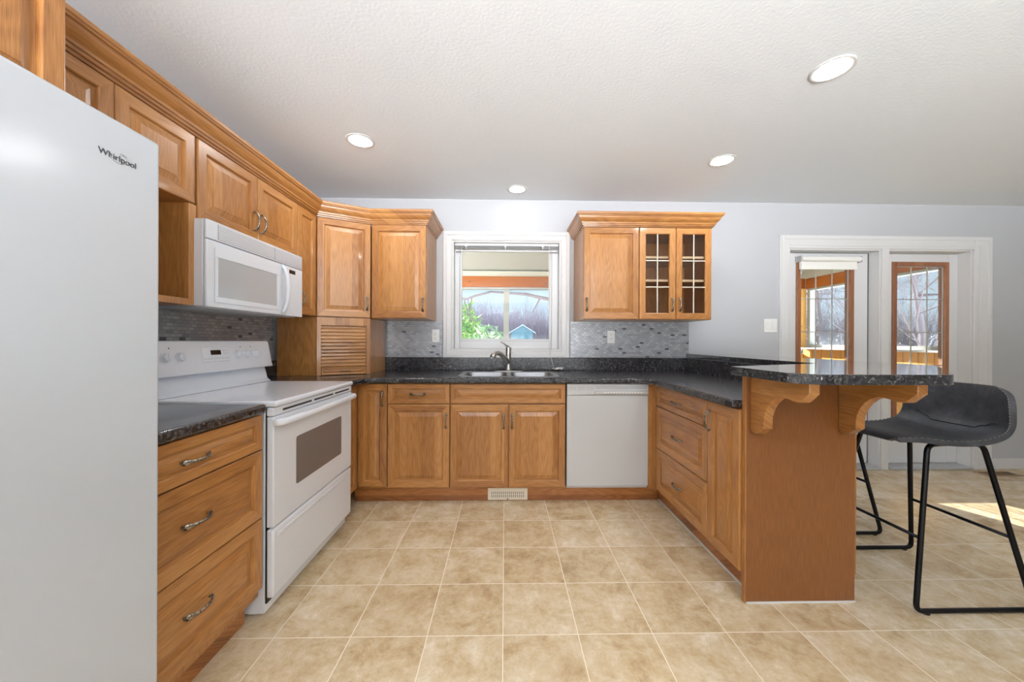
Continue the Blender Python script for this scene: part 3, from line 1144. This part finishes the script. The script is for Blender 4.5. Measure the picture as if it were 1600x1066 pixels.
# cabinet over the fridge, deeper
c = thing('wall_cabinet', 'deep oak cabinet above the white fridge', 'cabinet', (-1.158, .575, 0), PI / 2)
obj('body', box(-.38, .388, .02, .565, 1.76, 2.16), OAKV, c)
door(c, -.376, -.001, 1.765, 2.15)
door(c, .002, .384, 1.765, 2.15)
# two doors over an open niche
c = thing('wall_cabinet', 'oak wall cabinet with two doors above an open niche, beside the fridge', 'cabinet', (XU, 1.303, 0), PI / 2)
bm = bmesh.new()
bx(bm, -.334, .334, .02, .325, 1.803, 2.1085)
bx(bm, -.334, -.314, .02, .325, 1.345, 1.803)
bx(bm, .314, .334, .02, .325, 1.345, 1.803)
bx(bm, -.314, .314, .02, .325, 1.345, 1.365)
bx(bm, -.314, .314, .315, .325, 1.365, 1.803)
obj('body', bm, OAKV, c)
obj('niche_trim', boxes((.296, .334, 0.001, .0195, 1.345, 1.797), (-.334, .2955, 0.001, .0195, 1.345, 1.372)), OAKV, c)
door(c, -.330, -.004, 1.803, ZT)
door(c, .000, .328, 1.803, ZT)
# over the microwave
c = thing('wall_cabinet', 'short oak wall cabinet with two doors above the microwave', 'cabinet', (XU, 2.034, 0), PI / 2)
obj('body', box(-.392, .392, .02, .325, 1.741, 2.1085), OAKV, c)
door(c, -.389, .000, 1.744, ZT, -.026, 1.852)
door(c, .004, .389, 1.744, ZT, .030, 1.852)
# narrow one
c = thing('wall_cabinet', 'narrow oak wall cabinet right of the microwave', 'cabinet', (XU, 2.545, 0), PI / 2)
obj('body', box(-.116, .113, .02, .325, ZB, 2.1085), OAKV, c)
door(c, -.113, .111, ZB + .002, ZT, -.088, 1.475)
# diagonal corner cabinet with appliance garage under it
A, B = Vector((-1.40, 2.661)), Vector((-1.064, 2.84))
L = (B - A).length
th = math.atan2(B.y - A.y, B.x - A.x)
def loc2(p):
    d = Vector(p) - A
    return (d.x * math.cos(th) + d.y * math.sin(th), -d.x * math.sin(th) + d.y * math.cos(th))
c = thing('wall_cabinet', 'tall oak corner wall cabinet set diagonally between two runs', 'cabinet', (A.x, A.y, 0), th)
bm = bmesh.new()
pent = [(.006, .02), (L - .006, .02)] + [loc2(p) for p in ((-1.068, 3.245), (-1.715, 3.245), (-1.715, 2.667))]
prism(bm, pent, 'z', ZB, 2.1085)
obj('body', bm, OAKV, c)
door(c, .004, L - .004, ZB + .002, ZT, L - .030, 1.478)
g = thing('appliance_garage', 'oak appliance garage with slatted tambour door on the corner worktop', 'cabinet', (A.x, A.y, CT + .001), th)
gh = ZB - CT - .004
bm = bmesh.new()
def seg(p, q, t):
    p, q = Vector(p), Vector(q)
    d = (q - p).normalized()
    nrm = Vector((-d.y, d.x)) * t
    return [tuple(p), tuple(q), tuple(q + nrm), tuple(p + nrm)]
lp = loc2((-1.690, 2.667))
rp = loc2((-1.075, 3.215))
prism(bm, seg((.006, .03), lp, -.016), 'z', 0, gh)
obj('side_panel', bm, OAKV, g)
bm = bmesh.new()
prism(bm, seg((L - .004, .03), rp, .016), 'z', 0, gh)
obj('side_panel', bm, OAKV, g)
bm = bmesh.new()
bx(bm, .004, .032, .006, .029, 0, gh)
bx(bm, L - .034, L - .004, .006, .029, 0, gh)
bx(bm, .032, L - .034, .006, .029, gh - .062, gh)
obj('face_frame', bm, OAK2, g, .001)
bm = bmesh.new()
nsl = 12
zb_, zt_ = .062, gh - .062
for k in range(nsl):
    za = zb_ + (zt_ - zb_) * k / nsl
    zc = zb_ + (zt_ - zb_) * (k + 1) / nsl
    h2 = zc - za
    prism(bm, [(.026, za), (.017, za + .001), (.0145, za + h2 * .3), (.0145, za + h2 * .7), (.017, zc - .001), (.026, zc)], 'x', .033, L - .035)
obj('tambour', bm, OAKH, g)
obj('bottom_rail', panel_front(.033, L - .035, .002, .060, .008, .018, fr=.012, drawer=True), OAK2, g)
obj('finger_slot', box(L * .42, L * .62, .0072, .0086, .026, .031), DARK, g)
# back wall, left of the window
c = thing('wall_cabinet', 'oak wall cabinet left of the window with one tall door', 'cabinet', (-.845, 2.84, 0))
obj('body', box(-.216, .216, .02, .415, ZB, 2.1085), OAKV, c)
door(c, -.215, .213, ZB + .002, ZT, .192, 1.474)
# right of the window
c = thing('wall_cabinet', 'oak wall cabinet right of the window with one solid door', 'cabinet', (.855, 2.84, 0))
obj('body', box(-.224, .224, .02, .415, ZB, 2.1085), OAKV, c)
door(c, -.223, .222, ZB + .002, ZT, -.2, 1.484)
c = thing('glass_cabinet', 'oak wall cabinet with two glazed doors and shelves inside', 'cabinet', (1.377, 2.84, 0))
obj('body', hollow(-.296, .295, .02, .415, ZB, 2.1085), OAKV, c)
obj('mullion', box(-.012, .016, .021, .04, ZB + .02, 2.092), OAKV, c)
for z in (1.697, 1.887):
    sh_ = obj('shelf', box(-.276, .275, .05, .40, z - .016, z), OAKH, c)
    obj('shelf_edging', box(-.276, .275, .044, .0495, z - .017, z + .001), SHELFM, sh_)
for x0, x1, hx in ((-.294, .000, -.030), (.004, .293, .032)):
    d = obj('glass_door', frame_front(x0, x1, ZB + .002, ZT), OAK2, c)
    a0, a1, c0, c1 = x0 + .052, x1 - .052, ZB + .054, ZT - .052
    obj('pane', box(a0 - .004, a1 + .004, .010, .014, c0 - .004, c1 + .004), CABG, d)
    bm = bmesh.new()
    xm = (a0 + a1) / 2
    bx(bm, xm - .004, xm + .004, .004, .0095, c0, c1)
    for z in (c0 + (c1 - c0) * .33, c0 + (c1 - c0) * .665):
        bx(bm, a0, a1, .004, .0095, z - .004, z + .004)
    obj('muntin_bars', bm, CAME, d)
    handle(d, hx, 1.487)

# crown mouldings
CP = [(-.0185, 2.1092), (.004, 2.1092), (.006, 2.118), (.014, 2.120), (.016, 2.130), (.022, 2.133), (.024, 2.143), (.031, 2.150), (.040, 2.160), (.047, 2.173), (.050, 2.184), (.058, 2.187), (.060, 2.193), (.065, 2.196), (.067, 2.208), (.063, 2.2135), (-.0185, 2.2135)]
def crown(name, path, label):
    path = [Vector(p) for p in path]
    bm = bmesh.new()
    rings = []
    for i, p in enumerate(path):
        ds = []
        if i > 0:
            ds.append((path[i] - path[i - 1]).normalized())
        if i < len(path) - 1:
            ds.append((path[i + 1] - path[i]).normalized())
        ns = [Vector((d.y, -d.x)) for d in ds]
        nrm = ns[0] if len(ns) == 1 else (ns[0] + ns[1]).normalized()
        k = 1 / max(.3, nrm.dot(ns[0]))
        rings.append([bm.verts.new((p.x + nrm.x * o_ * k, p.y + nrm.y * o_ * k, z)) for o_, z in CP])
    for i in range(len(rings) - 1):
        for j in range(len(CP)):
            j2 = (j + 1) % len(CP)
            bm.faces.new((rings[i][j], rings[i][j2], rings[i + 1][j2], rings[i + 1][j]))
    bm.faces.new(rings[0])
    bm.faces.new(rings[-1][::-1])
    o = obj(name, bm, OAKY if len(path) == 5 else OAKH)
    return tag(o, label, 'moulding')
crown('crown_moulding', [(XU, .968), (XU, 2.661), (-1.064, 2.84), (-.629, 2.84), (-.629, 3.245)], 'oak crown moulding along the left and corner wall cabinets')
crown('crown_moulding', [(.631, 3.245), (.631, 2.84), (1.672, 2.84), (1.672, 3.245)], 'oak crown moulding on the wall cabinets right of the window')

# ------------------------------------------------------------------ microwave
mw = thing('microwave', 'white over-the-range microwave hung under the oak cabinet', 'microwave', (-1.35, 2.006, 0), PI / 2)
mz0, mz1 = 1.338, 1.738
obj('case', box(-.379, .379, .0135, .37, mz0 + .006, mz1), APPL, mw, .003)
obj('underside', box(-.372, .372, .045, .36, mz0, mz0 + .0055), GREYP, mw)
bm = bmesh.new()
prism(bm, rrect(-.379, .379, -.004, .0125, .008)[:], 'z', 1.652, mz1)
gr = obj('vent_hood', bm, APPL, mw, .002)
bm = bmesh.new()
for k in range(8):
    z = 1.662 + k * .0086
    for a, b in ((-.315, .085), (.095, .365)):
        bx(bm, a, b, -.008, -.0047, z, z + .0052)
obj('louvers', bm, APPL, gr)
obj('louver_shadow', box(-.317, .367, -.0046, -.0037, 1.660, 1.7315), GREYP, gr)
bm = bmesh.new()
bx(bm, -.379, .204, -.004, .0125, mz0 + .002, 1.648)
dr = obj('door', bm, APPLG, mw, .005, 3)
obj('door_frame', boxes((-.335, .135, -.008, -.0045, 1.365, 1.39), (-.335, .135, -.008, -.0045, 1.575, 1.618), (-.335, -.316, -.008, -.0045, 1.3905, 1.5745), (.112, .135, -.008, -.0045, 1.3905, 1.5745)), APPLG, dr, .0015)
obj('window', box(-.315, .111, -.0052, -.0044, 1.3905, 1.5745), MWG, dr)
bm = bmesh.new()
tube(bm, [(.166, -.002, 1.640), (.170, -.018, 1.622), (.176, -.030, 1.58), (.178, -.036, 1.50), (.176, -.030, 1.42), (.170, -.018, 1.375), (.166, -.002, 1.355)], .011, 10, flat=[.014] * 7)
obj('handle', bm, APPL, dr, smooth=True)
pn = obj('control_panel', box(.206, .379, -.004, .0125, mz0 + .002, 1.648), APPL, mw, .004)
obj('display', box(.235, .298, -.0048, -.0042, 1.606, 1.630), DISP, pn)
obj('buttons', boxes(*[(.225 + i * .044, .255 + i * .044, -.005, -.0042, 1.37 + j * .031, 1.386 + j * .031) for i in range(3) for j in range(7)]), APPL, pn)

# ------------------------------------------------------------------ range
rg = thing('kitchen_range', 'white freestanding electric range with smooth top and oven window', 'range', (-.985, 1.917, 0), PI / 2)
W = .3835
bm = bmesh.new()
bx(bm, -W, W, .037, .70, .02, .903)
for x in (-W + .02, W - .06):
    for y in (.08, .62):
        bx(bm, x, x + .04, y, y + .04, .001, .0205)
obj('body', bm, APPL, rg, .003)
obj('gap_liner', box(-W + .006, W - .006, .03, .0365, .06, .895), DARK, rg)
bm = bmesh.new()
bx(bm, -W - .002, W + .002, -.012, .52, .902, .928)
obj('cooktop', bm, APPLG, rg, .011, 4)
vs = obj('vent_strip', box(-W, W, .0, .0295, .864, .8995), APPL, rg, .003)
obj('vent_slots', boxes((-.32, -.085, -.0008, .0005, .877, .886), (-.06, .14, -.0008, .0005, .877, .886), (.165, .345, -.0008, .0005, .877, .886)), DARK, vs)
od = obj('oven_door', box(-W, W, .0, .0295, .386, .861), APPL, rg, .005, 3)
bm = bmesh.new()
slab(bm, rrect(-.218, .243, .508, .734, .012), 0, .001)
bm.transform(Matrix.Rotation(PI / 2, 4, 'X'))
bm.transform(Matrix.Translation((0, -.0004, 0)))
obj('window', bm, OVENG, od)
bm = bmesh.new()
hp = fillet([(-W + .005, .004, .833), (-W + .02, -.034, .838), (-W * .5, -.044, .838), (0, -.046, .838), (W * .5, -.044, .838), (W - .02, -.034, .838), (W - .005, .004, .833)], .03, 4)
tube(bm, hp, .016, 10, flat=[.012] * len(hp))
obj('handle', bm, APPL, od, smooth=True)
dd = obj('drawer', box(-W, W, .0, .0295, .085, .378), APPL, rg, .008, 3)
obj('pull_groove', box(-W + .03, W - .03, -.0035, .001, .335, .352), APPL, dd, .003)
bm = bmesh.new()
prism(bm, [(.505, .929), (.53, .95), (.548, 1.02), (.62, 1.022), (.62, .929)], 'x', -W, W)
obj('back_riser', bm, APPL, rg, .004)
bm = bmesh.new()
prism(bm, [(.50, 1.023), (.497, 1.03), (.503, 1.045), (.527, 1.172), (.535, 1.184), (.66, 1.184), (.66, 1.023)], 'x', -W, W)
bg_ = obj('backguard', bm, APPL, rg, .004)
def onface(z):
    return .503 + (z - 1.045) / (1.172 - 1.045) * .024
tilt = math.atan2(.024, .127)
for x in (-.322, -.249, .103, .173, .251):
    bm = bmesh.new()
    lathe(bm, [(.022, -.0005), (.022, -.004), (.019, -.005), (.018, -.018), (.016, -.0205), (0, -.021)], (0, 0, 0), 'y', 22)
    bx(bm, -.0025, .0025, -.0235, -.0205, -.015, .015)
    k = obj('knob', bm, APPL, rg, smooth=False)
    k.location = (x, onface(1.108), 1.108)
    k.rotation_euler = (-tilt, 0, 0)
bm = bmesh.new()
bx(bm, -.125, .055, -.0016, .002, -.042, .042)
tp = obj('touch_panel', bm, APPL, rg, .001)
tp.location = (0, onface(1.108), 1.108)
tp.rotation_euler = (-tilt, 0, 0)
obj('clock_display', box(-.075, -.010, -.0022, -.0017, .004, .028), DISP, tp)
obj('buttons', boxes(*[(-.118 + i * .018, -.106 + i * .018, -.0021, -.0017, -.035 + j * .016, -.028 + j * .016) for i in range(9) for j in range(2)],
                     *[(.004 + i * .018, .016 + i * .018, -.0021, -.0017, .006 + j * .016, .012 + j * .016) for i in range(2) for j in range(2)]), mat('button_grey', (196, 198, 200), .4), tp)
for x in (-.295, .135, .215):
    bm = bmesh.new()
    lathe(bm, [(.003, 0), (.003, -.001), (0, -.001)], (x, onface(1.15) - .0002, 1.15), 'y', 10)
    obj('indicator_light', bm, DARK, rg)

# ------------------------------------------------------------------ fridge
fr = thing('refrigerator', 'tall white single-door refrigerator at the left edge', 'refrigerator', (-.899, .5675, 0), PI / 2)
obj('cabinet', box(-.372, .372, .07, .79, .03, 1.69), FRIDGE, fr, .006)
fd = obj('door', box(-.3775, .3775, .0, .066, .06, 1.70), FRIDGE, fr, .010, 4)
for x in (-.34, .28):
    for y in (.1, .68):
        obj('foot', box(x, x + .06, y, y + .06, .001, .0295), DARK, fr)
bm = bmesh.new()
hp = fillet([(-.33, .001, .75), (-.33, -.05, .76), (-.33, -.05, 1.4), (-.33, .001, 1.41)], .03, 4)
tube(bm, hp, .012, 10)
obj('handle', bm, APPL, fd, smooth=True)
tcu = bpy.data.curves.new('logo', 'FONT')
tcu.body = 'Whirlpool'
tcu.size = .0262
tcu.extrude = .0006
to = bpy.data.objects.new('logo', tcu)
COL.objects.link(to)
dg = bpy.context.evaluated_depsgraph_get()
me = bpy.data.meshes.new_from_object(to.evaluated_get(dg))
bpy.data.objects.remove(to)
wmax = max(v.co.x for v in me.vertices)
sc = .080 / wmax
for v in me.vertices:
    v.co = Vector((v.co.x * sc + .2335, -.0008 - v.co.z, v.co.y * sc + 1.604))
LOGO = mat('logo_grey', (84, 86, 90), .3, .6)
me.materials.append(LOGO)
lo = bpy.data.objects.new('logo', me)
COL.objects.link(lo)
lo.parent = fd
bm = bmesh.new()
pts = []
for k in range(31):
    a = math.radians(-200 + 290 * k / 30)
    ca, sa = math.cos(a) * .017, math.sin(a) * .0115
    pts.append((.278 + ca, -.0012, 1.611 + sa + ca * .25))
tube(bm, pts, .0007, 6)
obj('logo_ring', bm, mat('logo_silver', (170, 172, 176), .3, .7), fd)

# ------------------------------------------------------------------ bar stools
def catmull(P, t):
    n = len(P) - 1
    x = t * n
    i = min(int(x), n - 1)
    f = x - i
    p = [P[max(i - 1, 0)], P[i], P[i + 1], P[min(i + 2, n)]]
    return [.5 * (2 * p[1][k] + (p[2][k] - p[0][k]) * f + (2 * p[0][k] - 5 * p[1][k] + 4 * p[2][k] - p[3][k]) * f * f + (3 * p[1][k] - p[0][k] - 3 * p[2][k] + p[3][k]) * f ** 3) for k in range(len(p[1]))]
# profile: x, z, half width, forward wrap, edge lift
PR = [(-.275, .730, .125, 0, 0), (-.264, .750, .165, 0, .002), (-.20, .756, .195, 0, .004), (-.10, .742, .205, 0, .008), (.0, .733, .210, 0, .014),
      (.09, .735, .213, 0, .022), (.165, .755, .215, .01, .026), (.215, .80, .215, .035, .016), (.24, .86, .212, .055, .006), (.25, .915, .206, .06, 0),
      (.256, .955, .186, .05, 0), (.259, .985, .13, .02, 0)]
def stool(name, label, loc):
    t = thing(name, label, 'bar stool', loc, 0, 'bar stools at the peninsula')
    bm = bmesh.new()
    NU, NV = 40, 24
    g = []
    for i in range(NU + 1):
        x, z, w, wrap, lift = catmull(PR, i / NU)
        row = []
        for j in range(NV + 1):
            s = -1 + 2 * j / NV
            row.append(bm.verts.new((x - wrap * abs(s) ** 2.2, w * s, z + lift * abs(s) ** 2.5)))
        g.append(row)
    for i in range(NU):
        for j in range(NV):
            bm.faces.new((g[i][j], g[i + 1][j], g[i + 1][j + 1], g[i][j + 1]))
    edge = [v.co.copy() for v in g[0]] + [g[i][NV].co.copy() for i in range(1, NU)] + [v.co.copy() for v in g[NU][::-1]] + [g[i][0].co.copy() for i in range(NU - 1, 0, -1)]
    seam = []
    for j in range(3, NV - 2):
        s = -1 + 2 * j / NV
        i = int(NU * (.60 + .12 * s * s))
        seam.append(g[i][j].co + Vector((-.002, 0, .0025)))
    sh = obj('seat_shell', bm, LEATHER, t, smooth=True)
    md = sh.modifiers.new('solid', 'SOLIDIFY')
    md.thickness = .022
    md.offset = -1
    md2 = sh.modifiers.new('bev', 'BEVEL')
    md2.width = .007
    md2.segments = 3
    md2.limit_method = 'ANGLE'
    md2.angle_limit = math.radians(50)
    bm = bmesh.new()
    tube(bm, seam, .0022, 6)
    obj('seam', bm, LEATHER, sh, smooth=True)
    bm = bmesh.new()
    n = len(edge)
    for k in range(0, n, 1):
        a, b = edge[k], edge[(k + 1) % n]
        m_ = a.lerp(b, .3)
        if (b - a).length > .002:
            tube(bm, [m_ + Vector((0, 0, .0012)), a.lerp(b, .75) + Vector((0, 0, .0012))], .0016, 5)
    obj('stitching', bm, STITCH, sh)
    cx = loc[0]
    for s in (-1, 1):
        bm = bmesh.new()
        yb, yt = s * .237, s * .150
        pts = [(.0, yt, .722), (-.115, yt, .716), (-.27, yb, .0125), (.265, yb, .0125), (.150, yt, .716), (.0, yt, .722)]
        tube(bm, fillet(pts, .035, 5), .0105, 10)
        obj('leg_loop', bm, BLACKM, t, smooth=True)
        for xx in (-.225, .22):
            bm = bmesh.new()
            lathe(bm, [(.013, .001), (.014, .006)], (xx, yb, 0), 'z', 12)
            obj('foot_pad', bm, DARK, t)
    for xt, xb in ((-.115, -.27), (.150, .265)):
        f = (.716 - .31) / (.716 - .0125)
        x = xt + (xb - xt) * f
        y = .150 + (.237 - .150) * f
        bm = bmesh.new()
        tube(bm, [(x, -y, .31), (x, y, .31)], .0075, 10)
        obj('footrest', bm, BLACKM, t, smooth=True)
    return t
st = stool('bar_stool', 'grey leather bar stool with black sled legs, nearer of the two', (2.075, 1.757, 0))
dup(st, (2.065, 2.385, 0), 'bar stool mostly hidden behind the peninsula panel, only black legs showing')

# ------------------------------------------------------------------ sunroom behind the back wall
SY_, SX_ = 5.6, 4.78
SR = []
struct('floor_sunroom', box(-3.2, SX_ + .1, YW + .14, SY_ + .12, -.06, 0), mat('deck_floor', (170, 140, 105), .6))
bm = bmesh.new()
bx(bm, -3.2, SX_ + .12, SY_, SY_ + .12, 0, 1.0)
struct('wall_sunroom_back', bm, PINEV)
bm = bmesh.new()
bx(bm, SX_, SX_ + .12, YW + .14, SY_ - .0005, 0, 1.09)
struct('wall_sunroom_right', bm, PINEV)
bm = bmesh.new()
bx(bm, -3.3, -3.2, YW + .14, SY_ + .12, 0, 2.4)
struct('wall_sunroom_left', bm, PINEV)
# sloped white ceiling
bm = bmesh.new()
prism(bm, [(YW + .131, 2.62), (SY_ + .3, 2.27), (SY_ + .3, 2.33), (YW + .131, 2.68)], 'x', -3.3, SX_ + .3)
struct('ceiling_sunroom', bm, mat('sunroom_ceiling', (200, 204, 196), .7))
o = obj('header_beam', box(-3.2, SX_ - .001, SY_ - .04, SY_ + .1, 2.034, 2.198), PINEH)
tag(o, 'orange pine header beam over the sunroom windows, seen through the kitchen window', 'beam')
o = obj('header_beam', box(SX_, SX_ + .1, YW + .15, SY_ - .042, 2.028, 2.19), PINEY)
tag(o, 'orange pine header beam over the sunroom side wall, seen through the patio doors', 'beam')
bm = bmesh.new()
bx(bm, -3.2, SX_, SY_ - .02, SY_ + .1, 2.1985, 2.285)
bx(bm, SX_ - .02, SX_ + .1, YW + .15, SY_, 2.1905, 2.33)
o = obj('trim_2', bm, mat('sunroom_trim', (206, 202, 184), .5))
o['kind'] = 'structure'
# corner post
o = obj('trim_3', box(SX_ - .10, SX_ - .0005, SY_ - .06, SY_ - .0005, 1.09, 2.033), PINEV)
o['kind'] = 'structure'
def sun_window(name, axis, a0, a1, z0, z1, c, nm, label):
    """framed window in the sunroom; axis x: spans x at y=c, axis y: spans y at x=c"""
    t = .055
    def BX(b, u0, u1, d0, d1, w0, w1):
        if axis == 'x':
            bx(b, u0, u1, c + d0, c + d1, w0, w1)
        else:
            bx(b, c + d0, c + d1, u0, u1, w0, w1)
    bm = bmesh.new()
    BX(bm, a0, a0 + t, .0, .1, z0, z1)
    BX(bm, a1 - t, a1, .0, .1, z0, z1)
    BX(bm, a0 + t, a1 - t, .0, .1, z0, z0 + t)
    BX(bm, a0 + t, a1 - t, .0, .1, z1 - .03, z1)
    for k in range(1, nm):
        x = a0 + (a1 - a0) * k / nm
        BX(bm, x - .043, x + .043, .0, .1, z0 + t, z1 - .03)
    w = struct(name, bm, SUNF, bevel=.004)
    w['label'] = label
    bm = bmesh.new()
    BX(bm, a0 - .01, a1 + .01, -.14 if axis == 'y' else -.1, -.0005, z0 - .012, z0 + .012)
    obj('window_sill', bm, VINYL, w, .004)
    bm = bmesh.new()
    BX(bm, a0 + t - .002, a1 - t + .002, .05, .054, z0 + t - .002, z1 - .028)
    obj('pane', bm, GLASS, w)
    return w
sun_window('window_2', 'x', -3.0, 3.04, 1.0, 2.033, SY_, 4, 'sunroom back window with white mullions greyed for shade')
sun_window('window_3', 'x', 3.12, SX_ - .101, 1.0, 2.033, SY_, 1, 'narrow sunroom window beside the corner post')
sun_window('window_4', 'y', YW + .2, SY_ - .07, 1.09, 2.027, SX_, 1, 'sunroom side window seen through the patio doors')

# ------------------------------------------------------------------ outside
o = obj('ground_outside', box(-40, 60, SY_ + .2, 70, -.9, -.6), mat('winter_lawn', (150, 150, 142), .9))
o['kind'] = 'structure'
def twig(bm, p, d, ln, r, depth, rg_, spread=.5, mi=0, upw=.15):
    pts = [p]
    q = p.copy()
    dd_ = d.copy()
    for k in range(3):
        dd_ = (dd_ + Vector((rg_.uniform(-1, 1), rg_.uniform(-1, 1), rg_.uniform(-1, 1) + upw)) * .16).normalized()
        q = q + dd_ * ln / 3
        pts.append(q.copy())
    tube(bm, pts, [r, r * .85, r * .7, r * .5], 4, mi)
    if depth:
        for k in range(rg_.choice((2, 3, 3))):
            b = pts[rg_.choice((1, 2, 3))]
            nd = (dd_ + Vector((rg_.uniform(-1, 1), rg_.uniform(-1, 1), rg_.uniform(-.6, 1))) * spread * 1.5).normalized()
            twig(bm, b, nd, ln * rg_.uniform(.6, .8), r * .55, depth - 1, rg_, spread, mi, upw)
BARK = mat('bare_bark', (128, 118, 124), .9)
TWIG = mat('thicket_twigs', (176, 164, 178), .9)
rt_ = random.Random(21)
bm = bmesh.new()
for k in range(1300):
    x = rt_.uniform(-9, 11)
    y = rt_.uniform(26, 31)
    hgt = 4.05 - x * .05 + rt_.uniform(-.5, .25)
    p = Vector((x, y, -.6))
    twig(bm, p, Vector((rt_.uniform(-.2, .2), 0, 1)).normalized(), hgt * .56, .034, 2, rt_, .4)
o = obj('bare_thicket', bm, TWIG)
tag(o, 'pale purple-grey thicket of bare branches beyond the yard', 'thicket', kind='stuff')
bm = bmesh.new()
for k in range(520):
    y = rt_.uniform(14.9, 15.5)
    x = y * rt_.uniform(.84, 1.24) + rt_.uniform(-.5, .5)
    p = Vector((x, y, -.6))
    twig(bm, p, Vector((rt_.uniform(-.4, .4), rt_.uniform(-.1, .1), 1)).normalized(), rt_.uniform(1.0, 2.0), .018, 2, rt_, .5)
o = obj('bare_thicket', bm, BARK)
tag(o, 'tangled bare brush outside the sunroom side window', 'thicket', kind='stuff')
def bare_tree(loc, hgt, seed, label, r=.16, depth=5):
    g_ = random.Random(seed)
    t = thing('bare_tree', label, 'tree', loc)
    bm = bmesh.new()
    pts = [Vector((0, 0, 0)), Vector((-.05, 0, hgt * .3)), Vector((-.3, .1, hgt * .62)), Vector((-.55, .1, hgt))]
    tube(bm, pts, [r * 1.2, r, r * .75, r * .35], 9)
    obj('trunk', bm, BARK, t, smooth=True)
    bm = bmesh.new()
    for k in range(26):
        f = g_.uniform(.12, 1)
        p = pts[0].lerp(pts[3], f)
        a = g_.uniform(0, 2 * PI)
        twig(bm, p, Vector((math.cos(a), math.sin(a), g_.uniform(-.1, .7))).normalized(), hgt * .30 * (1.2 - f * .5), r * .34, depth, g_, .55)
    obj('branches', bm, BARK, t)
    return t
bare_tree((12.95, 10.7, -.6), 6.5, 5, 'bare winter tree with leaning trunk seen through the right patio door', .085, 5)
bare_tree((20.0, 21.8, -.6), 6, 9, 'bare winter tree seen through the left patio door', .12, 5)
# limb crossing the kitchen window view, on a tree hidden behind the wall
t = thing('limb_tree', 'bare tree whose long thin limb crosses the kitchen window view', 'tree', (2.6, 8.6, -.6))
bm = bmesh.new()
tube(bm, [(0, 0, 0), (.02, 0, 1.8), (-.05, 0, 3.2), (.1, 0, 5)], [.13, .11, .1, .05], 9)
obj('trunk', bm, BARK, t, smooth=True)
bm = bmesh.new()
pl = [(-.05, 0, 2.62), (-.7, -.05, 2.68), (-1.38, -.05, 2.76), (-1.75, 0, 2.84), (-2.1, 0, 2.92), (-2.6, 0, 2.95), (-2.95, 0, 2.97), (-3.3, 0, 2.88), (-3.55, 0, 2.79), (-3.9, 0, 2.86), (-4.3, 0, 2.9)]
tube(bm, pl, [.06, .055, .05, .044, .036, .03, .028, .028, .026, .02, .012], 7)
twig(bm, Vector((-1.75, 0, 2.84)), Vector((-.5, 0, -1)).normalized(), .4, .022, 0, rt_)
for x in (-3.5, -3.4, -3.75, -3.6):
    twig(bm, Vector((x, 0, 2.82)), Vector((rt_.uniform(-.3, .3), 0, rt_.choice((-1, -1, 1)))).normalized(), .6, .012, 1, rt_)
obj('limb', bm, BARK, t, smooth=True)
# shrubs
def leaf_mat(name, a, b):
    m = mat(name, a, .6)
    nt, n, l, bs = nodes(m)
    tc = n.new('ShaderNodeTexCoord')
    nz = n.new('ShaderNodeTexNoise')
    nz.inputs['Scale'].default_value = 5
    l.new(tc.outputs['Object'], nz.inputs['Vector'])
    r = ramp(n, [(.35, srgb(*a)), (.65, srgb(*b))])
    l.new(nz.outputs['Fac'], r.inputs[0])
    l.new(r.outputs[0], bs.inputs['Base Color'])
    return m
def shrub(name, label, loc, rx, rz, m, seed, n=900, size=.11):
    g_ = random.Random(seed)
    t = thing(name, label, 'shrub', loc)
    bm = bmesh.new()
    for k in range(9):
        a = g_.uniform(0, 2 * PI)
        twig(bm, Vector((0, 0, 0)), Vector((math.cos(a) * .15, math.sin(a) * .15, 1)).normalized(), rz * .8, .02, 1, g_)
    obj('stems', bm, BARK, t)
    bm = bmesh.new()
    for k in range(n):
        v = Vector((g_.gauss(0, 1), g_.gauss(0, 1), g_.gauss(0, 1))).normalized() * g_.uniform(.35, 1) ** .5
        c_ = Vector((v.x * rx, v.y * rx, rz + v.z * rz))
        d = Vector((g_.uniform(-1, 1), g_.uniform(-1, 1), g_.uniform(-.9, .6))).normalized()
        s = d.cross(Vector((g_.uniform(-1, 1), g_.uniform(-1, 1), 1))).normalized()
        ln = size * g_.uniform(.7, 1.4)
        w = ln * .16
        up_ = d.cross(s) * ln * .12
        vs_ = [bm.verts.new(p) for p in (c_, c_ + d * ln * .5 + s * w + up_, c_ + d * ln - up_, c_ + d * ln * .5 - s * w + up_)]
        bm.faces.new((vs_[0], vs_[1], vs_[2]))
        bm.faces.new((vs_[0], vs_[2], vs_[3]))
    obj('leaves', bm, m, t)
    return t
G1 = leaf_mat('bright_leaves', (92, 168, 74), (196, 222, 140))
G2 = leaf_mat('pale_leaves', (128, 178, 132), (206, 226, 200))
shrub('evergreen_shrub', 'tall bright green shrub at left of the kitchen window view', (-1.12, 9.7, -.6), .55, 1.4, G1, 4, 1500, .2)
shrub('evergreen_shrub', 'low pale green leafy shrub in middle of the kitchen window view', (-.33, 7.5, -.6), .50, 1.08, G2, 8, 1500, .2)
# garden shed
t = thing('garden_shed', 'small blue-grey garden shed with pale gable roof trim', 'shed', (1.03, 21, -.6))
obj('walls', box(-.62, .62, 0, 1.6, 0, 2.3), mat('shed_blue', (122, 164, 184), .8), t)
bm = bmesh.new()
prism(bm, [(-.62, 2.3), (.62, 2.3), (0, 2.68)], 'y', .0, 1.6)
obj('gable', bm, mat('shed_gable', (132, 172, 192), .8), t)
for s in (-1, 1):
    bm = bmesh.new()
    prism(bm, [(0, 2.69), (0, 2.76), (s * .78, 2.28), (s * .78, 2.21)], 'y', -.2, 1.8)
    obj('roof', bm, mat('shed_roof', (206, 220, 232), .8), t)
obj('door', box(-.3, .3, -.03, -.001, .05, 1.8), mat('shed_door', (108, 150, 172), .8), t)
